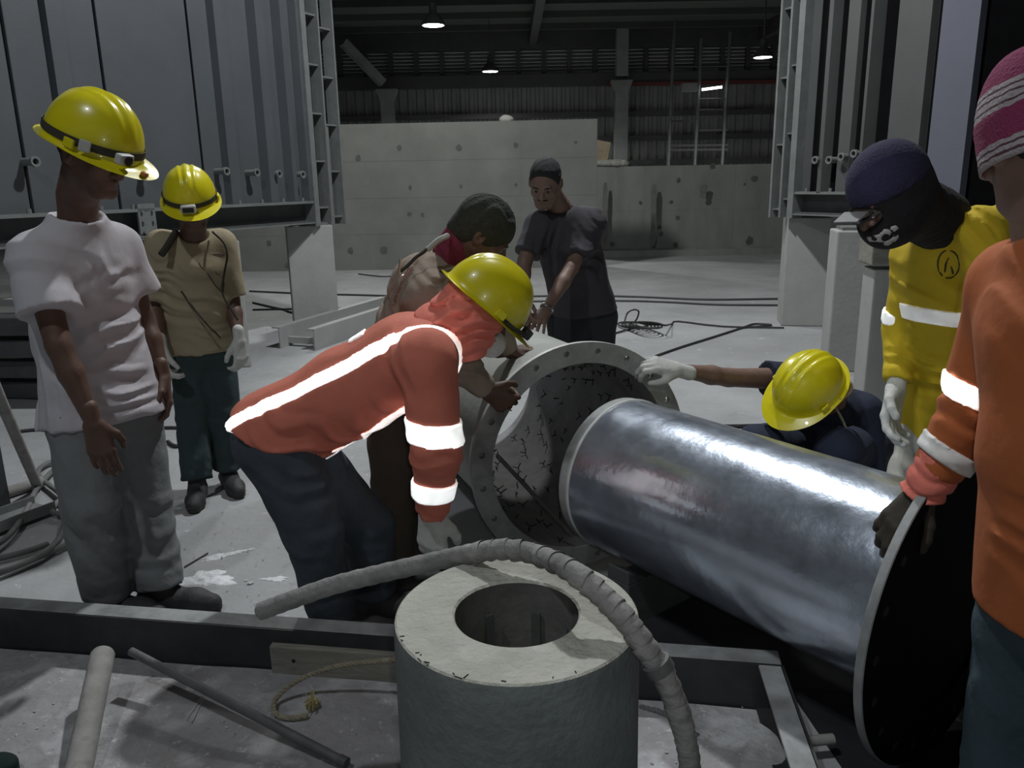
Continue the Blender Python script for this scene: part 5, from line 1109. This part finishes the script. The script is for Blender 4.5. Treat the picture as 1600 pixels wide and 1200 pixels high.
MB().obox(W(.035, .150, .035), R[0], R[1], R[2], .028, .013, .016).build('headlamp', 'cable', hat, bevel=.005)
MB().tube(smooth_path([W(.112, .02, .030), W(.105, .09, .026), W(.06, .14, .030)], 6), .007, 8).build('lamp_strap', 'strap', hat, True)
# hood and scarf round the head and neck, open at the face
f = Field(np.minimum(J['head'], J['neck'])-.24, np.maximum(J['head'], J['neck'])+.22, .006)
f.ell(W(0, -.018, -.01), R, (.096, .112, .105), .03); f.cap(W(0, -.03, -.06), lerp(J['neck'], J['chest'], .15), .088, .105, k=.05); f.cap(W(0, .03, -.085), W(0, -.04, -.11), .075, .08, k=.04)
f.fold(W(.08, 0, -.06), .15, nrm(R[2]*.8-R[1]*.6), .042, .008, 0.); f.fold(W(.06, -.07, -.1), .14, nrm(R[2]*.6-R[1]*.8), .05, .010, 1.); f.rough(.0015, .1, 8)
f.ell(W(0, .135, -.02), R, (.070, .080, .105), .01, mode='s'); f.cut(W(0, 0, .050), R[2])
f.mesh('hood', 'pinkcloth', shell)
f = Field(W(0, .1, -.06)-.12, W(0, .1, -.06)+.12, .004); f.ell(W(0, .088, -.062), R, (.046, .052, .048), .01); f.ell(W(0, .075, -.058), R, (.040, .046, .042), .005, mode='s'); f.cut(W(0, .062, 0), -R[1]); mk_ = f.mesh('dust_mask', 'mask', r)
for q in (-1, 1): MB().tube([W(q*.044, .09, -.045), W(q*.075, .03, -.02), W(q*.09, -.02, .0)], .0018, 5).build('mask_band', 'rope', mk_)
face_bits(r, J['head'], R, .98, brow=False)

# --- 4: man in tan work shirt with dark cap, behind the orange coat
J = mk(dict(head=at(755, 366, 2.84), neck=at(704, 405, 2.88), chest=at(672, 452, 2.90), waist=at(645, 520, 2.90), pel=at(628, 592, 2.90),
    shR=at(668, 470, 2.72), shL=at(738, 425, 3.04), elR=at(720, 570, 2.62), wrR=at(762, 610, 2.68), elL=at(775, 500, 3.10), wrL=at(795, 552, 3.16),
    hipR=at(612, 620, 2.84), hipL=at(640, 615, 2.98), knR=at(615, 750, 2.80), knL=at(650, 745, 2.95), anR=gnd(612, 890), anL=gnd(655, 870), face=V(.75, .05, -.62), up=V(.6, -.1, .75)))
r = person(J, 'man in a tan work shirt and dark knitted cap, gripping the big flange')
body(r, J, 'skin', hands=[dict(wrist=J['wrR'], d=nrm(at(800, 636, 2.73)-J['wrR']), palm=V(.15, .95, -.1), thumb=V(.1, -.1, 1), curl=(.7, .9, .6), s=1.12), dict(wrist=J['wrL']+V(0,0,.01), d=nrm(at(842, 548, 3.24)-J['wrL']), palm=V(0, .2, -1), thumb=V(.2, -.9, 0), curl=(.12, .2, .2), s=1.05, h=.004, spread=.12)])
sh, f, tf = shirt(r, J, 'tan', loose=.020, sleeve=1.93, drop=.08, sl_r=(.062, .056), fr=(.052, .040), folds=[(at(640, 440, 2.8), .2, V(.7, 0, -.5), .06, .007, 0.), (at(615, 490, 2.8), .16, V(.9, 0, .35), .05, .007, 0.), (J['elR'], .15, V(.5, 0, 1), .05, .006, 0.), (at(690, 420, 2.7), .14, V(.6, 0, .8), .05, .006, 1.)])
trousers(r, J, 'brownp', loose=.010, length=.97)
for a in 'RL': shoe(r, J['an'+a], V(1, .1, 0))
R = axes(J['face'], J['up']); W = lambda *p: to_w(J['head'], R, 1., p)
f = Field(J['head']-.19, J['head']+.19, .0055); f.ell(W(0, -.016, .036), R, (.088, .108, .098), .02); f.cap(W(0, -.05, -.02), W(0, -.06, -.035), .062, k=.03); f.fold(W(0, -.02, .12), .16, R[0]*.8+R[1]*.3, .035, .0035, 0.); f.cut(W(0, .078, .02), nrm(R[1]*.7-R[2]*.7)); f.cut(W(0, 0, -.055), -R[2]); cp = f.mesh('knitted_cap', 'cap', r)
f = Field(J['neck']-.16, J['neck']+.16, .006); f.cap(lerp(J['head'], J['neck'], .35)-R[1]*.035, J['neck'], .070, .078, k=.03); f.fold(J['neck'], .14, nrm(J['head']-J['neck']), .028, .006, 0.); f.cut(lerp(J['head'], J['neck'], .38), nrm(J['head']-J['neck'])); f.cut(lerp(J['neck'], J['chest'], .15), nrm(J['neck']-J['head'])); f.mesh('scarf', 'maroon', r)
face_bits(r, J['head'], R, 1.)
hs_ = MB().tube(smooth_path([at(700, 366, 2.78), at(680, 376, 2.74), at(664, 392, 2.72), at(650, 402, 2.70), at(638, 414, 2.70), at(626, 424, 2.70)], 5), .006, 6).build('harness_strap', 'strap', r, True)
MB().tube(smooth_path([at(626, 404, 2.69), at(624, 420, 2.69), at(626, 430, 2.69), at(634, 428, 2.69), at(640, 418, 2.69)], 5), .004, 6).build('snap_hook', 'metal', hs_, True)
MB().tube(smooth_path([at(700, 368, 2.76), at(684, 376, 2.72), at(668, 390, 2.70)], 5), .010, 6).build('strap_pad', 'ped', hs_, True)

# --- 5: bareheaded man in dark grey T-shirt, standing behind the drum
J = mk(dict(head=at(852, 285, 4.12), neck=at(874, 324, 4.24), chest=at(886, 375, 4.28), waist=at(900, 425, 4.32), pel=at(908, 478, 4.36),
    shR=at(840, 352, 4.18), shL=at(926, 346, 4.32), elR=at(820, 408, 4.08), wrR=at(812, 470, 3.96), elL=at(893, 418, 4.12), wrL=at(852, 486, 3.92),
    hipR=at(886, 498, 4.34), hipL=at(934, 498, 4.40), knR=at(884, 600, 4.28), knL=at(932, 600, 4.34), anR=gnd(884, 700), anL=gnd(936, 698), face=V(-.22, -.80, -.52), up=V(-.05, -.45, .9)))
r = person(J, 'bareheaded man in a dark grey T-shirt and trousers leaning his hands on the drum')
body(r, J, 'skin_l', hands=[dict(wrist=J['wrL'], d=nrm(at(833, 514, 3.78)-J['wrL']), palm=V(-.1, .3, -1), thumb=V(-1, 0, 0), curl=(.15, .4, .35), s=1.08, spread=.16, h=.004), dict(wrist=J['wrR'], d=nrm(at(822, 505, 3.82)-J['wrR']), palm=V(.3, .3, -1), thumb=V(1, 0, 0), curl=(.15, .35, .35), s=1.05, h=.004)])
sh, f, tf = shirt(r, J, 'charcoal', loose=.020, sleeve=.80, drop=.12, flare=.02, hem=(at(905, 478, 4.36)+V(0,0,-.05), V(.1, .0, -1)), sl_r=(.052, .054), neck=.064, folds=[(at(860, 400, 4.15), .2, V(.9, 0, -.2), .06, .007, 0.), (at(915, 400, 4.2), .2, V(.5, 0, .9), .08, .006, 0.), (J['shL'], .14, V(.6, 0, .8), .05, .005, 0.)])
trousers(r, J, 'darkpants', loose=.018, length=.97, top=.0, bottom=.08)
for a in 'RL': shoe(r, J['an'+a], V(-.2, -1, 0))
R = axes(J['face'], J['up']); hair(r, J['head'], R, 1., grow=.0035, low=.0, frontz=.066); face_bits(r, J['head'], R, 1., moustache=True)
ax_ = nrm(J['wrL']-J['elL']); ring_tube(r, 'wristwatch', 'metal', lerp(J['elL'], J['wrL'], .95), ax_, .032, .005)

# --- 6: man crouching behind the pipe
J = mk(dict(head=at(1262, 612, 2.98), neck=at(1296, 622, 3.12), chest=at(1302, 672, 3.22), waist=at(1310, 720, 3.28), pel=at(1318, 770, 3.34),
    shR=at(1240, 592, 3.26), shL=at(1352, 645, 3.10), elR=at(1138, 590, 3.16), wrR=at(1058, 578, 3.04), elL=at(1355, 765, 3.02), wrL=at(1310, 810, 2.95),
    hipR=at(1300, 780, 3.38), hipL=at(1345, 785, 3.28), knR=at(1240, 715, 3.12), knL=at(1330, 745, 3.00), anR=gnd(1240, 850), anL=gnd(1320, 865), face=V(-.75, -.25, -.60), up=V(-.45, -.58, .68)))
for k in ('knR', 'knL'): J[k][2] = min(J[k][2], .52)
for k, (x, y) in (('anR', (.98, 3.02)), ('anL', (1.22, 2.98))): J[k] = V(x, y, .09)
J['knR'] = V(.96, 2.98, .47); J['knL'] = V(1.26, 2.92, .47); J['pel'][2] = .34; J['hipR'] = J['pel']+V(-.09, .03, 0); J['hipL'] = J['pel']+V(.09, -.05, 0); J['waist'] = lerp(J['pel'], J['chest'], .5)+V(.02, .05, 0)
mk(J)
r = person(J, 'man in a navy shirt crouching behind the shiny pipe, arm stretched to the flange')
body(r, J, 'skin_l', hands=None)
hand_field(J['wrR'], nrm(at(1012, 566, 3.01)-J['wrR']), V(.0, .5, -.8), V(-.1, -.8, .1), (.5, .9, .5), 1.1, .0045, grow=.002).mesh('glove', 'glove', r)
hand_field(J['wrL'], V(-.5, -.4, -.5), V(0, 0, -1), V(-.3, -.9, 0), (.3, .3, .3), 1., .005, grow=.002).mesh('glove', 'glove', r)
sh, f, tf = shirt(r, J, 'navy', loose=.016, sleeve=.42, sleeveL=.98, drop=.06, girth=1.0, sl_r=(.060, .060), folds=[(at(1320, 650, 3.0), .2, V(.8, 0, .5), .07, .007, 0.)])
trousers(r, J, 'navy', loose=.016, top=.22, cdir=V(.2, .2, .95), length=.95)
for a in 'RL': shoe(r, J['an'+a], V(-.4, -.9, 0))
R = axes(J['face'], J['up']); W = lambda *p: to_w(J['head'], R, 1.1, p); hat = hard_hat(r, J['head'], R, 1.08, .0, None); hair(r, J['head'], R, 1.)
MB().tube(smooth_path([W(-.11, -.03, .01), W(-.09, -.105, -.015), W(0, -.135, -.03), W(.09, -.105, -.015), W(.11, -.03, .01)], 8), .012, 8).build('nape_band', 'khaki', hat, True)
face_bits(r, J['head'], R, 1.)
MB().tube(smooth_path([at(1305, 636, 2.96), at(1318, 660, 2.94), at(1330, 690, 2.93), at(1338, 706, 2.93)], 6), .005, 6).build('neck_cord', 'rope', r, True)
f = Field(W(0, .06, -.09)-.12, W(0, .06, -.09)+.12, .005); f.ell(W(0, .045, -.085), R, (.045, .035, .035), .01); f.fold(W(0, .05, -.09), .1, R[2], .02, .005, 0.); f.mesh('face_rag', 'maroon', r)

# --- 7: man in the yellow shirt with dark hood
J = mk(dict(head=at(1388, 302, 2.16), neck=at(1468, 345, 2.30), chest=at(1488, 430, 2.40), waist=at(1490, 530, 2.46), pel=at(1492, 625, 2.52),
    shR=at(1436, 392, 2.52), shL=at(1545, 365, 2.20), elR=at(1412, 510, 2.56), wrR=at(1400, 606, 2.46), elL=at(1560, 520, 2.16), wrL=at(1530, 620, 2.14),
    hipR=at(1462, 650, 2.60), hipL=at(1515, 655, 2.48), knR=at(1425, 770, 2.52), knL=at(1500, 790, 2.42), anR=gnd(1440, 900), anL=gnd(1500, 900), face=V(-.78, -.28, -.62), up=V(-.55, -.12, .8)))
J['anR'] = V(1.30, 2.58, .09); J['anL'] = V(1.50, 2.46, .09)
r = person(J, 'man in a yellow long-sleeved shirt and black balaclava, leaning over the pipe')
body(r, J, 'skin', hands=None)
sh, f, tf = shirt(r, J, 'yellow_shirt', loose=.018, sleeve=1.90, drop=.11, flare=.02, sl_r=(.060, .058), fr=(.054, .042), folds=[(at(1400, 560, 2.4), .15, V(.2, 0, 1), .045, .007, 0.), (at(1530, 350, 2.2), .18, V(.9, 0, .5), .045, .007, 0.), (at(1480, 600, 2.35), .2, V(.4, 0, 1), .07, .006, 0.), (at(1440, 450, 2.4), .2, V(.6, 0, .8), .09, .006, 0.)])
tape(sh, tf, at(1470, 497, 2.3), nrm(V(.10, .05, 1)), .024, 'tape_dim', .005)
a = Field(np.minimum(J['shR'], J['elR'])-.15, np.maximum(J['shR'], J['elR'])+.15, .008); a.cap(J['shR'], J['elR'], .071, .066, k=.04); tape(sh, a, lerp(J['shR'], J['elR'], .88), nrm(J['elR']-J['shR']), .022, 'tape_dim', .005, name='arm_stripe')
ring = [(1482+17*math.cos(t), 413+22*math.sin(t)) for t in np.linspace(0, 2*PI, 20)]
MB().tube(snap_path(ring, f, 2.4), .0022, 5).build('chest_emblem', 'strap', sh, True)
MB().tube(snap_path([(1476, 428), (1478, 412), (1482, 402), (1486, 412), (1489, 428)], f, 2.4), .0028, 5).build('chest_emblem', 'strap', sh, True)
trousers(r, J, 'offwhite', loose=.012, length=.97, top=.0)
for a_ in 'RL': shoe(r, J['an'+a_], V(-.9, -.3, 0))
gl = hand_field(J['wrR'], nrm(at(1384, 690, 2.40)-J['wrR']), V(.5, -.7, .1), V(-.6, -.6, 0), (.35, .5, .4), 1.12, .0042, grow=.003).mesh('glove', 'glove', r)
hand_field(J['wrL'], V(-.3, 0, -.9), V(-.5, .7, .1), V(-.6, -.6, 0), (.35, .5, .4), 1.05, .005, grow=.003).mesh('glove', 'glove', r)
R = axes(J['face'], J['up']); W = lambda *p: to_w(J['head'], R, 1., p)
f = Field(J['head']-.22, J['head']+.28, .0055); f.ell(W(0, -.016, .022), R, (.092, .112, .104), .02); f.ell(W(0, .030, -.052), R, (.072, .090, .085), .03); f.cap(W(0, -.03, -.05), lerp(J['head'], J['neck'], 1.0), .080, .085, k=.05); f.fold(lerp(J['head'], J['neck'], .7), .13, nrm(J['neck']-J['head']), .03, .005, 0.)
f.ell(W(0, .11, -.005), R, (.055, .06, .026), .008, mode='s'); f.cut(lerp(J['neck'], J['chest'], .1), nrm(J['neck']-J['head'])); f.mesh('balaclava', 'blackhood', r); fb = f
f = Field(J['head']-.19, J['head']+.19, .0055); f.ell(W(0, -.016, .026), R, (.0945, .1145, .105), .02); f.cut(W(0, .05, .020), nrm(R[1]*.12-R[2]*.99)); f.mesh('navy_cap', 'navyhood', r)
# light skull-print on the lower mask and the small visor of glasses
x_, y_, z_ = fb.grid((slice(None),)*3)
Dp = None
for c_, rad in ((W(-.066, .080, -.056), .014), (W(-.050, .098, -.056), .015), (W(-.030, .112, -.062), .015), (W(-.056, .086, -.084), .013), (W(-.012, .118, -.058), .012), (W(-.040, .100, -.086), .014)):
    q_ = np.sqrt((x_-c_[0])**2+(y_-c_[1])**2+(z_-c_[2])**2)-rad; Dp = q_ if Dp is None else np.minimum(Dp, q_)
for c_, rad in ((W(-.046, .102, -.068), .011), (W(-.062, .080, -.070), .008), (W(-.022, .116, -.060), .007)): Dp = np.maximum(Dp, rad-np.sqrt((x_-c_[0])**2+(y_-c_[1])**2+(z_-c_[2])**2))
fb.copy(np.maximum(fb.D-.0015, Dp).astype(np.float32)).mesh('mask_print', 'ped', r, 0)
MB().tube(smooth_path([W(-.055, .085, .004), W(-.035, .112, .004), W(0, .120, .002), W(.035, .112, .004), W(.058, .085, .004), W(.08, .02, .01)], 5), .006, 8).build('glasses', 'lens', r, True)
MB().obox(W(0, .128, .022), R[0], R[1], R[2], .045, .022, .003).build('cap_peak', 'pole_dk', r, bevel=.002)
face_bits(r, J['head'], R, 1., brow=False)

# --- 8: man in orange shirt and striped hat at the right edge
J = mk(dict(head=at(1618, 222, 1.48), neck=at(1640, 350, 1.46), chest=at(1665, 520, 1.40), waist=at(1670, 700, 1.36), pel=at(1672, 880, 1.34),
    shR=at(1780, 440, 1.24), shL=at(1582, 440, 1.56), elL=at(1522, 640, 1.66), wrL=at(1440, 772, 1.72), elR=at(1840, 700, 1.24), wrR=at(1760, 850, 1.40),
    hipR=at(1730, 960, 1.25), hipL=at(1625, 945, 1.40), knR=at(1730, 1150, 1.22), knL=at(1585, 1180, 1.40), anR=V(1.25, 1.15, .09), anL=V(.98, 1.36, .09), face=V(.05, .95, -.30), up=V(-.10, .30, .95)))
r = person(J, 'man in an orange shirt, jeans and striped pink knitted hat, at the right edge')
body(r, J, 'skin_l', hands=None)
sh, f, tf = shirt(r, J, 'orange2', loose=.016, sleeve=1.70, drop=.14, flare=.02, sl_r=(.064, .064), fr=(.062, .050), neck=.066, h=.007, hem=(at(1600, 950, 1.36), V(.0, 0, -1)), folds=[(at(1570, 860, 1.25), .14, V(.4, 0, 1), .05, .007, 0.), (J['elL'], .15, V(.6, 0, 1), .05, .006, 0.), (at(1570, 450, 1.4), .15, V(.9, 0, .3), .07, .004, 0.)])
arm = Field(np.minimum(np.minimum(J['shL'], J['elL']), J['wrL'])-.15, np.maximum(np.maximum(J['shL'], J['elL']), J['wrL'])+.15, .0065)
arm.cap(J['shL'], J['elL'], .072, .069, k=.04); arm.cap(J['elL'], J['wrL'], .067, .052, k=.02); arm.fold(J['elL'], .15, V(.6, 0, 1), .05, .006, 0.); arm.rough(.0016, .13, 1)
tape(sh, arm, at(1522, 620, 1.6), nrm(V(.35, -.1, 1)), .024, 'tape', .005, name='arm_stripe'); tape(sh, arm, at(1482, 712, 1.66), nrm(V(.50, -.1, .85)), .020, 'tape_low', .005, name='cuff_stripe')
f = Field(np.minimum(J['elL'], J['wrL'])-.12, np.maximum(J['elL'], J['wrL'])+.12, .006); f.cap(lerp(J['elL'], J['wrL'], .5), lerp(J['elL'], J['wrL'], 1.0), .055, .046, k=.02, flat=True, flata=True); f.fold(J['wrL'], .12, nrm(J['wrL']-J['elL']), .035, .006, 0.); f.mesh('inner_sleeve', 'pinkcloth', r)
hand_field(J['wrL'], nrm(at(1396, 822, 1.72)-J['wrL']), V(.1, .4, -.9), V(-.6, -.7, 0), (.3, .6, .5), 1.05, .004, grow=.002, tc=.2, spread=.1).mesh('glove', 'strap', r)
hand_field(J['wrR'], V(-.5, .5, -.5), V(-.1, .4, -.9), V(-.6, -.7, 0), (.3, .5, .4), 1.05, .006).mesh('glove', 'strap', r)
trousers(r, J, 'denim', loose=.010, length=.97, top=-.02, bottom=.085, knee=.088, thigh=.10)
for a_ in 'RL': shoe(r, J['an'+a_], V(-.7, .7, 0))
R = axes(J['face'], J['up']); W = lambda *p: to_w(J['head'], R, 1., p); hair(r, J['head'], R, 1.); face_bits(r, J['head'], R, 1.)
# knitted hat with stripes following its height
rows = 26; na = 64; vs = []; uv = []; fs = []; hs = 1.06
for j in range(rows+1):
    t = j/rows; b = t*PI/2; rr_ = max(0, math.cos(b))**.8 if t > .25 else 1.0-.02*math.sin(t*12); z = -.035+.19*math.sin(b)
    if t < .25: rr_ = math.cos(.25*PI/2)**.8*(1+.03*(.25-t))
    for k in range(na):
        a = 2*PI*k/na; wv = 1+.006*math.sin(32*a)+.004*math.sin(j*2.2); vs.append(to_w(J['head'], R, hs, (.094*rr_*wv*math.cos(a), .112*rr_*wv*math.sin(a)-.012, z))); uv.append((k/na, (z+.035)/.19))
for j in range(rows):
    for k in range(na): fs.append((j*na+k, j*na+(k+1) % na, (j+1)*na+(k+1) % na, (j+1)*na+k))
o = MB().add(vs, fs).build('knitted_hat', 'beanie', r, True); me = o.data; ul = me.uv_layers.new(name='UVMap')
for l in me.loops: ul.data[l.index].uv = uv[l.vertex_index]
me.polygons.foreach_set('use_smooth', [True]*len(me.polygons)); sf = o.modifiers.new('t', 'SOLIDIFY'); sf.thickness = .004
for k in range(6):
    p = W(.10+random.uniform(-.01, .01), -.06+.01*k, random.uniform(-.03, .05)); MB().tube([p, p+R[0]*.008+R[2]*random.uniform(-.006, .006)], .001, 4).build('loose_thread', 'ped', o)
